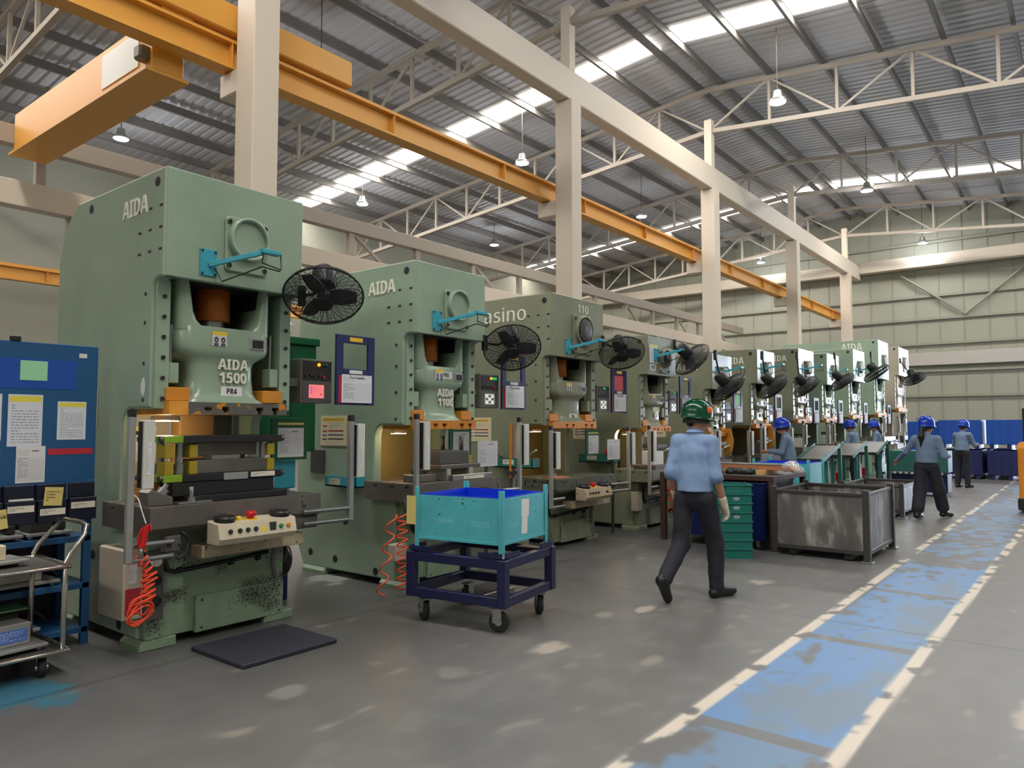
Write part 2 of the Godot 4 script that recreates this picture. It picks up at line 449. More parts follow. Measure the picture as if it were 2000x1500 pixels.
	for e in [["crane_runway", -9.55, 6.56, "yellow crane runway girder passing behind the columns"], ["crane_runway", -25.0, 5.8, "yellow crane runway girder along the far wall"]]:
		var z: float = e[1]
		var y: float = e[2]
		var cr := thing(e[0], e[3], "crane rail", Vector3(0, y, z), 0.0, "", "structure")
		obj("girder", bx(-19.5, 39.2, 0.0, 0.04, -0.14, 0.14), M.crane_yellow, cr)
		obj("web", bx(-19.5, 39.2, 0.04, 0.38, -0.03, 0.03), M.crane_yellow, cr)
		obj("top_flange", bx(-19.5, 39.2, 0.38, 0.42, -0.14, 0.14), M.crane_yellow, cr)
		obj("rail", bx(-19.5, 39.2, 0.42, 0.5, -0.03, 0.03), M.crane_yellow, cr)
		for k in 16: obj("stiffener", bx(-10.0 + k * 3.1, -9.98 + k * 3.1, 0.04, 0.38, -0.13, 0.13), M.crane_yellow, cr)
	# travelling crane: bridge beam with a plain white name board, and its end truck
	var br := thing("bridge_crane", "yellow bridge crane beam with a blank white board, left of the first column", "crane", Vector3(4.75, 0, 0))
	obj("bridge_beam", bx(-0.22, 0.22, 6.3, 7.02, -14.85, -9.75, 0.01), M.crane_yellow, br)
	obj("bottom_flange", bx(-0.3, 0.3, 6.26, 6.3, -14.85, -9.75), M.crane_yellow, br)
	obj("end_truck", bx(-1.9, 2.9, 7.08, 7.5, -9.72, -9.4, 0.02), M.crane_yellow, br)
	obj("truck_link", bx(-0.22, 0.22, 7.0, 7.2, -10.2, -9.5, 0.01), M.crane_yellow, br)
	sheet(br, "name_board", 1.15, 0.5, Vector3(-0.222, 6.68, -10.7), M.white, SIDE, 0.01)
	obj("drive_motor", bx(-0.36, -0.2, 6.42, 6.62, -10.0, -9.8, 0.03), M.tan, br)
	# round lamps hung under the roof
	var lamp_at := [[9.57, -22.4, "left of the first column, low by the crane beam"], [10.6, -14.2, "hidden high behind the first column"], [10.6, -6.0, "above the top edge of the picture, over the third press"], [19.2, -6.2, "in the right bay near the top, nearest the camera"], [18.6, -14.25, "just above the yellow rail, left of the third press's column"], [18.3, -21.8, "left of the skylight strip, above the PR5 press"], [28.6, -6.1, "below the far skylight strip at the right"], [26.5, -14.15, "above the rail between the two middle columns"], [26.4, -21.9, "low behind the rail, above the PR6 press"], [38.6, -5.9, "against the end wall at the far right"], [38.0, -13.3, "against the end wall, left of the last column"], [2.5, -6.0, "above the camera, out of frame"], [10.5, 3.0, "right of the aisle, first out of frame"], [2.5, 3.0, "right of the camera, out of frame"], [19.0, 3.0, "right of the aisle, second out of frame"], [28.0, 3.0, "right of the aisle, third out of frame"], [-5.5, -6.0, "behind the camera, first out of frame"], [-5.5, 3.0, "behind the camera, second out of frame"], [-5.5, -14.0, "behind the camera, third out of frame"], [-13.5, -6.0, "far behind the camera, first out of frame"], [-13.5, 3.0, "far behind the camera, second out of frame"]]
	for s in lamp_at:
		var lp := thing("bay_lamp", "white round bay lamp " + s[2], "lamp", Vector3(s[0], 10.0, s[1]), 0.0, "round bay lamps hanging under the roof")
		st = ns()
		lathe(st, [[0.0, 0.0], [0.2, 0.005], [0.2, 0.02], [0.0, 0.02]], Vector3.ZERO, Vector3.UP, 20)
		obj("lamp_face", st, M.lamp_white, lp)
		st = ns()
		lathe(st, [[0.22, 0.0], [0.22, 0.06], [0.13, 0.12], [0.1, 0.3], [0.0, 0.3]], Vector3(0, 0.022, 0), Vector3.UP, 20)
		obj("shade", st, M.alu, lp)
		st = ns()
		cyl(st, Vector3(0, 0.3, 0), Vector3(0, roof_y(s[1]) - 10.03, 0), 0.012, 6)
		obj("rod", st, M.grey_dark, lp)
		var sl := OmniLight3D.new()
		sl.name = "lamp_light"
		lp.add_child(sl)
		sl.position = Vector3(0, -0.25, 0)
		sl.omni_range = 40.0
		sl.omni_attenuation = 2.0
		sl.light_energy = 3.2
		sl.light_size = 0.2
		sl.light_color = Color(0.95, 0.97, 1.0)
		sl.shadow_enabled = true
# ---------------------------------------------------------------- shape helpers
func ns() -> SurfaceTool:
	var st := SurfaceTool.new()
	st.begin(Mesh.PRIMITIVE_TRIANGLES)
	st.set_smooth_group(-1)
	return st

func tri(st: SurfaceTool, a: Vector3, b: Vector3, c: Vector3) -> void:
	st.add_vertex(a); st.add_vertex(c); st.add_vertex(b)

func quad(st: SurfaceTool, a: Vector3, b: Vector3, c: Vector3, d: Vector3) -> void:
	tri(st, a, b, c); tri(st, a, c, d)

# box with chamfered edges: centre, size, turn, chamfer
func box(st: SurfaceTool, c: Vector3, s: Vector3, bev := 0.0, t := Basis.IDENTITY) -> void:
	var h := s * 0.5
	bev = minf(bev, minf(h.x, minf(h.y, h.z)) * 0.9)
	if bev <= 0.0:
		for ax in 3:
			for sg in [-1.0, 1.0]:
				var n := Vector3.ZERO; n[ax] = sg
				var u := Vector3.ZERO; u[(ax + 1) % 3] = 1.0
				var v := Vector3.ZERO; v[(ax + 2) % 3] = sg
				var f := [n - u - v, n + u - v, n + u + v, n - u + v]
				quad(st, c + t * (f[0] * h), c + t * (f[1] * h), c + t * (f[2] * h), c + t * (f[3] * h))
		return
	var P := func(sx: float, sy: float, sz: float, ax: int) -> Vector3:
		var p := Vector3(sx, sy, sz) * (h - Vector3.ONE * bev)
		p[ax] += Vector3(sx, sy, sz)[ax] * bev
		return c + t * p
	for ax in 3:
		var b1 := (ax + 1) % 3
		var b2 := (ax + 2) % 3
		for sg in [-1.0, 1.0]:
			var q: Array[Vector3] = []
			for k in [[-1, -1], [1, -1], [1, 1], [-1, 1]]:
				var s3 := Vector3.ZERO
				s3[ax] = sg; s3[b1] = k[0]; s3[b2] = k[1] * sg
				q.append(P.call(s3.x, s3.y, s3.z, ax))
			quad(st, q[0], q[1], q[2], q[3])
		for s1 in [-1.0, 1.0]:
			for s2 in [-1.0, 1.0]:
				var e := Vector3.ZERO
				e[b1] = s1; e[b2] = s2
				var e0 := e; e0[ax] = -1.0
				var e1 := e; e1[ax] = 1.0
				var a0: Vector3 = P.call(e0.x, e0.y, e0.z, b1)
				var a1: Vector3 = P.call(e1.x, e1.y, e1.z, b1)
				var c1: Vector3 = P.call(e1.x, e1.y, e1.z, b2)
				var c0: Vector3 = P.call(e0.x, e0.y, e0.z, b2)
				if s1 * s2 > 0.0: quad(st, a0, c0, c1, a1)
				else: quad(st, a0, a1, c1, c0)
	for sx in [-1.0, 1.0]:
		for sy in [-1.0, 1.0]:
			for sz in [-1.0, 1.0]:
				var x: Vector3 = P.call(sx, sy, sz, 0)
				var y: Vector3 = P.call(sx, sy, sz, 1)
				var z: Vector3 = P.call(sx, sy, sz, 2)
				if sx * sy * sz > 0.0: tri(st, x, y, z)
				else: tri(st, x, z, y)

func bx(x0: float, x1: float, y0: float, y1: float, z0: float, z1: float, bev := 0.0, st: SurfaceTool = null) -> SurfaceTool:
	if st == null: st = ns()
	box(st, Vector3(x0 + x1, y0 + y1, z0 + z1) * 0.5, Vector3(absf(x1 - x0), absf(y1 - y0), absf(z1 - z0)), bev)
	return st

func frame_of(d: Vector3) -> Basis:
	d = d.normalized()
	var u := Vector3.UP if absf(d.y) < 0.9 else Vector3.RIGHT
	var x := u.cross(d).normalized()
	return Basis(x, d, x.cross(d))   # y runs along d

# joins rings of equal count; each ring counter-clockwise seen from the end the rings run towards
func skin(st: SurfaceTool, rings: Array, closed := true, cap0 := true, cap1 := true, group := 1) -> void:
	st.set_smooth_group(group)
	for i in rings.size() - 1:
		var a: PackedVector3Array = rings[i]
		var b: PackedVector3Array = rings[i + 1]
		var n := a.size()
		for k in (n if closed else n - 1):
			var m := (k + 1) % n
			quad(st, a[k], a[m], b[m], b[k])
	st.set_smooth_group(-1)
	for e in 2:
		if (cap0 if e == 0 else cap1):
			var r: PackedVector3Array = rings[0] if e == 0 else rings[-1]
			var mid := Vector3.ZERO
			for p in r: mid += p
			mid /= r.size()
			for k in r.size():
				var m := (k + 1) % r.size()
				if e == 0: tri(st, mid, r[m], r[k])
				else: tri(st, mid, r[k], r[m])

func ring(c: Vector3, b: Basis, rx: float, rz: float, n: int) -> PackedVector3Array:
	var o := PackedVector3Array()
	for k in n:
		var a := -TAU * k / n
		o.append(c + b.x * cos(a) * rx + b.z * sin(a) * rz)
	return o

func cyl(st: SurfaceTool, a: Vector3, b: Vector3, r: float, n := 16, r2 := -1.0, cham := 0.0) -> void:
	if r2 < 0.0: r2 = r
	var f := frame_of(b - a)
	if cham > 0.0:
		var d := (b - a).normalized() * cham
		skin(st, [ring(a, f, r - cham, r - cham, n), ring(a + d, f, r, r, n), ring(b - d, f, r2, r2, n), ring(b, f, r2 - cham, r2 - cham, n)])
	else:
		skin(st, [ring(a, f, r, r, n), ring(b, f, r2, r2, n)])

func tube(st: SurfaceTool, pts: Array, r: float, n := 8, closed := false, caps := true) -> void:
	var rings := []
	var f := Basis.IDENTITY
	var c := pts.size()
	for i in c:
		var d: Vector3
		if closed: d = pts[(i + 1) % c] - pts[(i - 1 + c) % c]
		else: d = pts[mini(i + 1, c - 1)] - pts[maxi(i - 1, 0)]
		if i == 0: f = frame_of(d)
		else:
			var y := d.normalized()
			var x := (f.x - y * f.x.dot(y)).normalized()
			f = Basis(x, y, x.cross(y))
		rings.append(ring(pts[i], f, r, r, n))
	if closed: rings.append(rings[0])
	skin(st, rings, true, caps and not closed, caps and not closed)

func rod(a: Vector3, b: Vector3, r: float, n := 10, st: SurfaceTool = null) -> SurfaceTool:
	if st == null: st = ns()
	cyl(st, a, b, r, n, -1.0, r * 0.2)
	return st

# profile of (radius, height) turned round axis from c; sharp corners of the profile stay sharp
func lathe(st: SurfaceTool, prof: Array, c: Vector3, axis := Vector3.UP, n := 24, flat := false) -> void:
	var f := frame_of(axis)
	var rings := []
	for p in prof: rings.append(ring(c + f.y * p[1], f, maxf(p[0], 0.0005), maxf(p[0], 0.0005), n))
	var g := 10
	for i in prof.size() - 1:
		if i > 0:
			var d0 := Vector2(prof[i][0] - prof[i - 1][0], prof[i][1] - prof[i - 1][1])
			var d1 := Vector2(prof[i + 1][0] - prof[i][0], prof[i + 1][1] - prof[i][1])
			if absf(d0.angle_to(d1)) > 0.7: g += 1
		skin(st, [rings[i], rings[i + 1]], true, i == 0 and prof[0][0] > 0.0, i == prof.size() - 2 and prof[-1][0] > 0.0, -1 if flat else g)

func inset(poly: PackedVector2Array, d: float) -> PackedVector2Array:
	var o := PackedVector2Array()
	var n := poly.size()
	for i in n:
		var e0 := (poly[i] - poly[(i - 1 + n) % n]).normalized()
		var e1 := (poly[(i + 1) % n] - poly[i]).normalized()
		var n0 := Vector2(-e0.y, e0.x)
		var n1 := Vector2(-e1.y, e1.x)
		var m := n0 + n1
		m = m / maxf(m.length_squared() * 0.5, 0.3)
		o.append(poly[i] + m * d)
	return o

# polygon (counter-clockwise, in the x-y plane of t) pulled from z0 to z1
func prism(st: SurfaceTool, poly: PackedVector2Array, z0: float, z1: float, t := Transform3D.IDENTITY, bev := 0.0, smooth := false) -> void:
	if Geometry2D.is_polygon_clockwise(poly):
		poly = poly.duplicate(); poly.reverse()
	var inn := inset(poly, bev) if bev > 0.0 else poly
	var n := poly.size()
	var rows := []
	if bev > 0.0: rows = [[inn, z0], [poly, z0 + bev], [poly, z1 - bev], [inn, z1]]
	else: rows = [[poly, z0], [poly, z1]]
	st.set_smooth_group(3 if smooth else -1)
	for i in rows.size() - 1:
		for k in n:
			var m := (k + 1) % n
			var a: PackedVector2Array = rows[i][0]
			var b: PackedVector2Array = rows[i + 1][0]
			quad(st, t * Vector3(a[k].x, a[k].y, rows[i][1]), t * Vector3(a[m].x, a[m].y, rows[i][1]), t * Vector3(b[m].x, b[m].y, rows[i + 1][1]), t * Vector3(b[k].x, b[k].y, rows[i + 1][1]))
	st.set_smooth_group(-1)
	var ix := Geometry2D.triangulate_polygon(inn)
	for k in range(0, ix.size(), 3):
		var p := [inn[ix[k]], inn[ix[k + 1]], inn[ix[k + 2]]]
		if (p[1] - p[0]).cross(p[2] - p[0]) < 0.0: p = [p[0], p[2], p[1]]
		tri(st, t * Vector3(p[0].x, p[0].y, z1), t * Vector3(p[1].x, p[1].y, z1), t * Vector3(p[2].x, p[2].y, z1))
		tri(st, t * Vector3(p[0].x, p[0].y, z0), t * Vector3(p[2].x, p[2].y, z0), t * Vector3(p[1].x, p[1].y, z0))

# corner arc points from a to b round centre, in 2D
func arc(c: Vector2, r: float, a0: float, a1: float, n := 6) -> PackedVector2Array:
	var o := PackedVector2Array()
	for k in n + 1:
		var a := deg_to_rad(lerpf(a0, a1, float(k) / n))
		o.append(c + Vector2(cos(a), sin(a)) * r)
	return o

func rrect(w: float, h: float, r: float, n := 4) -> PackedVector2Array:
	var o := PackedVector2Array()
	o.append_array(arc(Vector2(w / 2 - r, h / 2 - r), r, 0, 90, n))
	o.append_array(arc(Vector2(-w / 2 + r, h / 2 - r), r, 90, 180, n))
	o.append_array(arc(Vector2(-w / 2 + r, -h / 2 + r), r, 180, 270, n))
	o.append_array(arc(Vector2(w / 2 - r, -h / 2 + r), r, 270, 360, n))
	return o

func xf(o: Vector3, x := Vector3.RIGHT, y := Vector3.UP) -> Transform3D:
	return Transform3D(Basis(x, y, x.cross(y)), o)

# ---------------------------------------------------------------- object helpers
func put(called: String, mesh: Mesh, m: Material, parent: Node = self) -> MeshInstance3D:
	var o := MeshInstance3D.new()
	o.name = called if parent != self else numbered(called)
	o.mesh = mesh
	if m: o.material_override = m
	o.cast_shadow = GeometryInstance3D.SHADOW_CASTING_SETTING_ON
	parent.add_child(o, true)
	return o

func obj(called: String, st: SurfaceTool, m: Material, parent: Node = self) -> MeshInstance3D:
	st.generate_normals()
	st.index()
	return put(called, st.commit(), m, parent)

func numbered(called: String) -> String:
	var k: int = taken.get(called, -1) + 1
	taken[called] = k
	return called if k == 0 else "%s_%03d" % [called, k]

func tag(o: Node, label: String, category: String, group := "", kind := "") -> Node:
	o.set_meta("label", label)
	o.set_meta("category", category)
	if group: o.set_meta("group", group)
	if kind: o.set_meta("kind", kind)
	return o

func thing(called: String, label: String, category: String, at := Vector3.ZERO, turn := 0.0, group := "", kind := "") -> Node3D:
	var o := Node3D.new()
	o.name = numbered(called)
	add_child(o)
	o.position = at
	o.rotation.y = turn
	tag(o, label, category, group, kind)
	return o

func copy_of(o: Node3D, called: String, label: String, at: Vector3, turn := 0.0) -> Node3D:
	var c: Node3D = o.duplicate()
	c.name = numbered(called)
	add_child(c)
	c.position = at
	c.rotation = Vector3(0, turn, 0)
	c.set_meta("label", label)
	return c

func words(parent: Node, called: String, s: String, h: float, depth: float, m: Material, at: Vector3, b := Basis.IDENTITY, wide := 1.0, bold := true) -> MeshInstance3D:
	var tm := TextMesh.new()
	tm.font = font_bold if bold else font_plain
	tm.text = s
	tm.font_size = 48
	tm.pixel_size = h / (48.0 * 0.714)
	tm.depth = depth
	tm.curve_step = 2.0
	var o := put(called, tm, m, parent)
	o.transform = Transform3D(b * Basis.from_scale(Vector3(wide, 1, 1)), at)
	return o

# a printed sheet: thin box whose front (+z of b) carries the picture
func sheet(parent: Node, called: String, w: float, h: float, at: Vector3, m: Material, b := Basis.IDENTITY, thick := 0.002) -> MeshInstance3D:
	var st := ns()
	var P := func(x: float, y: float, z: float) -> Vector3: return at + b * Vector3(x * w / 2, y * h / 2, z)
	var uv := [Vector2(0, 1), Vector2(1, 1), Vector2(1, 0), Vector2(0, 0)]
	var c := [[-1, -1], [1, -1], [1, 1], [-1, 1]]
	for f in [[0, 1, 2], [0, 2, 3]]:
		for k in [f[0], f[2], f[1]]:
			st.set_uv(uv[k]); st.add_vertex(P.call(c[k][0], c[k][1], thick))
	st.set_uv(Vector2(0.01, 0.99))
	for k in 4:
		var m2 := (k + 1) % 4
		quad(st, P.call(c[k][0], c[k][1], 0.0), P.call(c[m2][0], c[m2][1], 0.0), P.call(c[m2][0], c[m2][1], thick), P.call(c[k][0], c[k][1], thick))
	quad(st, P.call(1.0, -1.0, 0.0), P.call(-1.0, -1.0, 0.0), P.call(-1.0, 1.0, 0.0), P.call(1.0, 1.0, 0.0))
	return obj(called, st, m, parent)

# ---------------------------------------------------------------- materials
func mat(key: String, c: Color, rough := 0.6, metal := 0.0) -> StandardMaterial3D:
	if M.has(key): return M[key]
	var m := StandardMaterial3D.new()
	m.albedo_color = c
	m.roughness = rough
	m.metallic = metal
	M[key] = m
	return m

func glow(key: String, c: Color, e: float) -> StandardMaterial3D:
	var m := mat(key, c, 0.4)
	m.emission_enabled = true
	m.emission = c
	m.emission_energy_multiplier = e
	return m

func nz(sd: int, freq: float, oct := 4, type := FastNoiseLite.TYPE_SIMPLEX_SMOOTH) -> FastNoiseLite:
	var n := FastNoiseLite.new()
	n.seed = sd; n.frequency = freq; n.noise_type = type
	n.fractal_type = FastNoiseLite.FRACTAL_FBM
	n.fractal_octaves = oct
	return n

# surface with slow tone changes and hard chips or stains of a second and third colour
func worn(key: String, base: Color, chip: Color, cover: float, rough := 0.5, metal := 0.0, scale := 1.0, sd := 1, tone := 0.08, stain := Color(0, 0, 0, 0), stain_cover := 0.0, fine := 5.0) -> StandardMaterial3D:
	if M.has(key): return M[key]
	var N := 256
	var lo := nz(sd, 0.006).get_seamless_image(N, N, false, false, 0.15)
	var hi := nz(sd + 7, 0.01 * fine, 4).get_seamless_image(N, N, false, false, 0.15)
	var im := Image.create_empty(N, N, false, Image.FORMAT_RGB8)
	for y in N:
		for x in N:
			var a := lo.get_pixel(x, y).r - 0.5
			var b := hi.get_pixel(x, y).r - 0.5
			var c := base * (1.0 + tone * 2.0 * a + tone * 0.6 * b)
			if stain_cover > 0.0:
				c = c.lerp(stain, stain.a * smoothstep(0.5 - stain_cover - 0.12, 0.5 - stain_cover + 0.12, a * 0.75 + b * 0.3))
			var k := smoothstep(0.5 - cover, 0.53 - cover, b * 0.7 + a * 0.55)
			c = c.lerp(chip, k)
			im.set_pixel(x, y, c)
	im.generate_mipmaps()
	var m := StandardMaterial3D.new()
	m.albedo_texture = ImageTexture.create_from_image(im)
	m.roughness = rough
	m.metallic = metal
	m.uv1_triplanar = true
	m.uv1_scale = Vector3.ONE * scale
	M[key] = m
	return m

func pict(key: String, w: int, h: int, draw: Callable, rough := 0.6) -> StandardMaterial3D:
	if M.has(key): return M[key]
	var im := Image.create_empty(w, h, false, Image.FORMAT_RGB8)
	draw.call(im)
	im.generate_mipmaps()
	var m := StandardMaterial3D.new()
	m.albedo_texture = ImageTexture.create_from_image(im)
	m.roughness = rough
	M[key] = m
	return m

func lines(im: Image, x0: int, x1: int, y0: int, y1: int, step: int, hgt: int, c: Color, rng: RandomNumberGenerator) -> void:
	var y := y0
	while y < y1:
		var x := x0
		while x < x1:
			var w := rng.randi_range(3, 11)
			im.fill_rect(Rect2i(x, y, mini(w, x1 - x), hgt), c)
			x += w + rng.randi_range(2, 4)
			if rng.randf() < 0.06: break
		y += step

# ---------------------------------------------------------------- skinned bodies: smooth union of tapered capsules, meshed as surface nets
# bone: [a, b, ra, rb, flat direction or null, flat factor]
func nets(st: SurfaceTool, bones: Array, cell: float, k := 0.02, fold := 0.0, sd := 1, group := 4, clip_y := -99.0) -> void:
	var lo := Vector3.ONE * 1e9
	var hi := -lo
	for b in bones:
		var r := maxf(b[2], b[3]) + cell * 3.0
		for p: Vector3 in [b[0], b[1]]:
			lo = lo.min(p - Vector3.ONE * r); hi = hi.max(p + Vector3.ONE * r)
	var n := Vector3i(((hi - lo) / cell).ceil()) + Vector3i.ONE
	var acc := PackedFloat32Array()
	acc.resize(n.x * n.y * n.z)
	var reach := cell * 2.5 + k * 3.0
	for b in bones:
		var a: Vector3 = b[0]
		var ab: Vector3 = b[1] - a
		var ra: float = b[2]
		var rb: float = b[3]
		var l2 := maxf(ab.length_squared(), 1e-9)
		var w: Vector3 = b[4] if b.size() > 4 else Vector3.ZERO
		var wf: float = (b[5] - 1.0) if b.size() > 5 else 0.0
		var rr := Vector3.ONE * (maxf(ra, rb) + reach)
		var c0 := Vector3i(((a.min(b[1]) - rr - lo) / cell).floor()).clamp(Vector3i.ZERO, n - Vector3i.ONE)
		var c1 := Vector3i(((a.max(b[1]) + rr - lo) / cell).ceil()).clamp(Vector3i.ZERO, n - Vector3i.ONE)
		for z in range(c0.z, c1.z + 1):
			for y in range(c0.y, c1.y + 1):
				var row := (z * n.y + y) * n.x
				for x in range(c0.x, c1.x + 1):
					var p := lo + Vector3(x, y, z) * cell - a
					if wf != 0.0: p += w * (p.dot(w) * wf)
					var t := clampf(p.dot(ab) / l2, 0.0, 1.0)
					var d := (p - ab * t).length() - lerpf(ra, rb, t)
					if d < reach: acc[row + x] += exp(-d / k)
	var ns3: FastNoiseLite = nz(sd, 11.0, 2) if fold > 0.0 else null
	var iso := PackedFloat32Array()
	iso.resize(acc.size())
	for z in n.z:
		for y in n.y:
			var row := (z * n.y + y) * n.x
			for x in n.x:
				var v := acc[row + x]
				var d := 1.0 if v <= 1e-9 else -k * log(v)
				if fold > 0.0 and absf(d) < 0.05:
					d += fold * ns3.get_noise_3d(lo.x + x * cell, (lo.y + y * cell) * 0.6, lo.z + z * cell)
				if clip_y > -90.0: d = maxf(d, clip_y - (lo.y + y * cell))
				iso[row + x] = d
	var vid := {}
	var pos := PackedVector3Array()
	var off := [0, 1, n.x, n.x + 1, n.x * n.y, n.x * n.y + 1, n.x * n.y + n.x, n.x * n.y + n.x + 1]
	var cor := [Vector3(0, 0, 0), Vector3(1, 0, 0), Vector3(0, 1, 0), Vector3(1, 1, 0), Vector3(0, 0, 1), Vector3(1, 0, 1), Vector3(0, 1, 1), Vector3(1, 1, 1)]
	var eds := [[0, 1], [2, 3], [4, 5], [6, 7], [0, 2], [1, 3], [4, 6], [5, 7], [0, 4], [1, 5], [2, 6], [3, 7]]
	for z in n.z - 1:
		for y in n.y - 1:
			for x in n.x - 1:
				var i := (z * n.y + y) * n.x + x
				var f0 := iso[i]
				if absf(f0) > cell * 3.5: continue
				var ins := 0
				for o in off: ins += 1 if iso[i + o] < 0.0 else 0
				if ins == 0 or ins == 8: continue
				var s := Vector3.ZERO
				var cnt := 0
				for e in eds:
					var d0 := iso[i + off[e[0]]]
					var d1 := iso[i + off[e[1]]]
					if (d0 < 0.0) != (d1 < 0.0):
						var ca: Vector3 = cor[e[0]]
						s += ca.lerp(cor[e[1]], d0 / (d0 - d1)); cnt += 1
				vid[i] = pos.size()
				pos.append(lo + (Vector3(x, y, z) + s / cnt) * cell)
	st.set_smooth_group(group)
	var ax := [1, n.x, n.x * n.y]
	for i: int in vid:
		for d in 3:
			var j: int = i + ax[d]
			if (iso[i] < 0.0) == (iso[j] < 0.0): continue
			var u: int = ax[(d + 1) % 3]
			var v: int = ax[(d + 2) % 3]
			if not (vid.has(i - u) and vid.has(i - v) and vid.has(i - u - v)): continue
			var q := [pos[vid[i - u - v]], pos[vid[i - v]], pos[vid[i]], pos[vid[i - u]]]
			if iso[i] < 0.0: quad(st, q[0], q[1], q[2], q[3])
			else: quad(st, q[0], q[3], q[2], q[1])
	st.set_smooth_group(-1)
# ---------------------------------------------------------------- presses
# local axes of a press: x to the right along its front, z out of the head's front face, origin on the floor under the head's left front corner
const SIDE := Basis(Vector3(0, 0, 1), Vector3(0, 1, 0), Vector3(-1, 0, 0))   # things on a left side face

func bolts(parent: Node, spots: Array, r: float, axis: Vector3, m: Material, deep := 0.012) -> void:
	for s: Vector3 in spots:
		var st := ns()
		lathe(st, [[r * 0.55, 0.0], [r, 0.0], [r, deep * 0.8], [r * 0.85, deep], [r * 0.55, deep], [r * 0.5, deep * 0.3], [0.0, deep * 0.3]], s, axis, 12, true)
		obj("bolt", st, m, parent)

func dots(parent: Node, called: String, spots: Array, r: float, axis: Vector3, m: Material) -> void:
	for s: Vector3 in spots:
		var st := ns()
		lathe(st, [[r, 0.0], [r, 0.002], [r * 0.8, 0.003], [0.0, 0.003]], s, axis, 14, true)
		obj(called, st, m, parent)

func make_press(p: Dictionary) -> Node3D:
	var W: float = p.w
	var H: float = p.h
	var hb: float = p.hb          # underside of the head
	var k: float = W / 1.1
	var s: float = p.get("s", 1.0)
	var gb := hb - 0.88 * s       # lower end of the guides
	var bt: float = p.bt          # top of the bolster
	var D: float = p.get("d", 1.75)
	var g: Material = p.paint
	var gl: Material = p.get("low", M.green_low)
	var near: bool = p.get("near", false)
	var o := thing("stamping_press", p.label, "press", Vector3(p.x, 0, p.z), 0.0, "stamping presses in a row")
	var t := 0.1
	var dark: Material = M.dark
	# C-shaped side plates with the throat cut out
	var poly := PackedVector2Array()
	poly.append_array([Vector2(0, H), Vector2(0, hb)])
	poly.append_array(arc(Vector2(-0.075, hb - 0.07), 0.07, 90, 180))
	poly.append(Vector2(-0.145, gb))
	poly.append_array(arc(Vector2(-0.42, gb - 0.12), 0.12, 90, 180))
	poly.append_array([Vector2(-0.54, bt - 0.02), Vector2(-0.24, bt - 0.02), Vector2(-0.24, 0.06), Vector2(-D + 0.12, 0.06), Vector2(-D, 0.3), Vector2(-D, H - 0.42)])
	poly.append_array([Vector2(-D + 0.1, H - 0.16), Vector2(-D + 0.34, H)])
	for e in 2:
		var st := ns()
		var x0 := 0.0 if e == 0 else W - t
		# polygon plane: local x of the polygon is z here
		prism(st, poly, 0.0, t, Transform3D(Basis(Vector3(0, 0, 1), Vector3(0, 1, 0), Vector3(-1, 0, 0)), Vector3(x0 + t, 0, 0)), 0.012)
		obj("side_plate", st, g, o)
	# head between the plates, and its front cover
	var st := bx(t - 0.01, W - t + 0.01, hb + 0.02, H - 0.015, -D + 0.36, -0.004)
	obj("head", st, g, o)
	st = bx(0.014, W - 0.014, hb, H - 0.006, -0.03, 0.012, 0.006)
	obj("head_cover", st, p.get("front", g), o)
	if p.get("lining") != null:
		obj("throat_lining", bx(t, W - t, 0.06, hb, -D + 0.05, -0.92), p.lining, o)
	else:
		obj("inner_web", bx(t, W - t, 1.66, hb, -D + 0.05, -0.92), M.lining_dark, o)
	# eye holes and the slots of the stiffeners
	var sp := [Vector3(-0.001, H - 0.09, -0.11)]
	if near: sp.append_array([Vector3(-0.001, H - 0.09, -1.16), Vector3(-0.001, 0.55, -0.95), Vector3(-0.001, 0.17, -1.1), Vector3(-0.001, 0.12, -0.5), Vector3(-0.001, 0.2, -1.5)])
	dots(o, "lifting_hole", sp, 0.035, Vector3.LEFT, dark)
	if near:
		var a := ns()
		for i in 3:
			for j in 3:
				bx(-0.003, 0.003, H - 0.27 - j * 0.15, H - 0.255 - j * 0.15, -0.07 - i * 0.15, -0.03 - i * 0.15, 0.0, a)
		var slots := obj("stiffener_slots", a, dark, o)
		slots.set_meta("kind", "stuff")
		sp = []
		for y in [gb + 0.05, gb + 0.3, hb - 0.3, hb - 0.1]: sp.append(Vector3(-0.001, y, -0.24))
		dots(o, "bolt_hole", sp, 0.014, Vector3.LEFT, dark)
	# name on the side
	if p.has("name"):
		words(o, "side_lettering", p.name, p.get("name_h", 0.125), 0.006, M.letter, Vector3(-0.003, H - 0.215, p.get("name_z", -0.43)), SIDE, p.get("name_w", 0.9), not p.has("thin"))
	if p.has("front_text"):
		words(o, "front_lettering", p.front_text, 0.1, 0.005, M.letter, Vector3(W * 0.57, H - 0.13, 0.014), Basis.IDENTITY, 1.1, false)
	if p.has("head_plate"):
		sheet(o, "head_notice", 0.26, 0.26, Vector3(0.2, H - 0.26, 0.012), M.notice)
		sheet(o, "head_plate", 0.17, 0.09, Vector3(0.17, H - 0.46, 0.012), M.white)
		words(o, "plate_lettering", p.head_plate, 0.055, 0.002, M.black, Vector3(0.17, H - 0.46, 0.015), Basis.IDENTITY, 0.8)
	# crank cover with its bolts
	var cx: float = W * 0.54
	var cy: float = (hb + H) * 0.5 - 0.06
	var cs: float = p.get("cs", minf(0.34 * s, W * 0.34))
	st = ns()
	prism(st, rrect(cs, cs * 1.16, 0.035), 0.012, 0.036, xf(Vector3(cx, cy - 0.015, 0)), 0.006)
	var cp := obj("crank_cover", st, g, o)
	st = ns()
	lathe(st, [[cs * 0.46, 0.0], [cs * 0.46, 0.05], [cs * 0.43, 0.056], [cs * 0.4, 0.05], [cs * 0.4, 0.022], [0.0, 0.022]], Vector3(cx, cy + 0.03, 0.03), Vector3(0, 0, 1), 36)
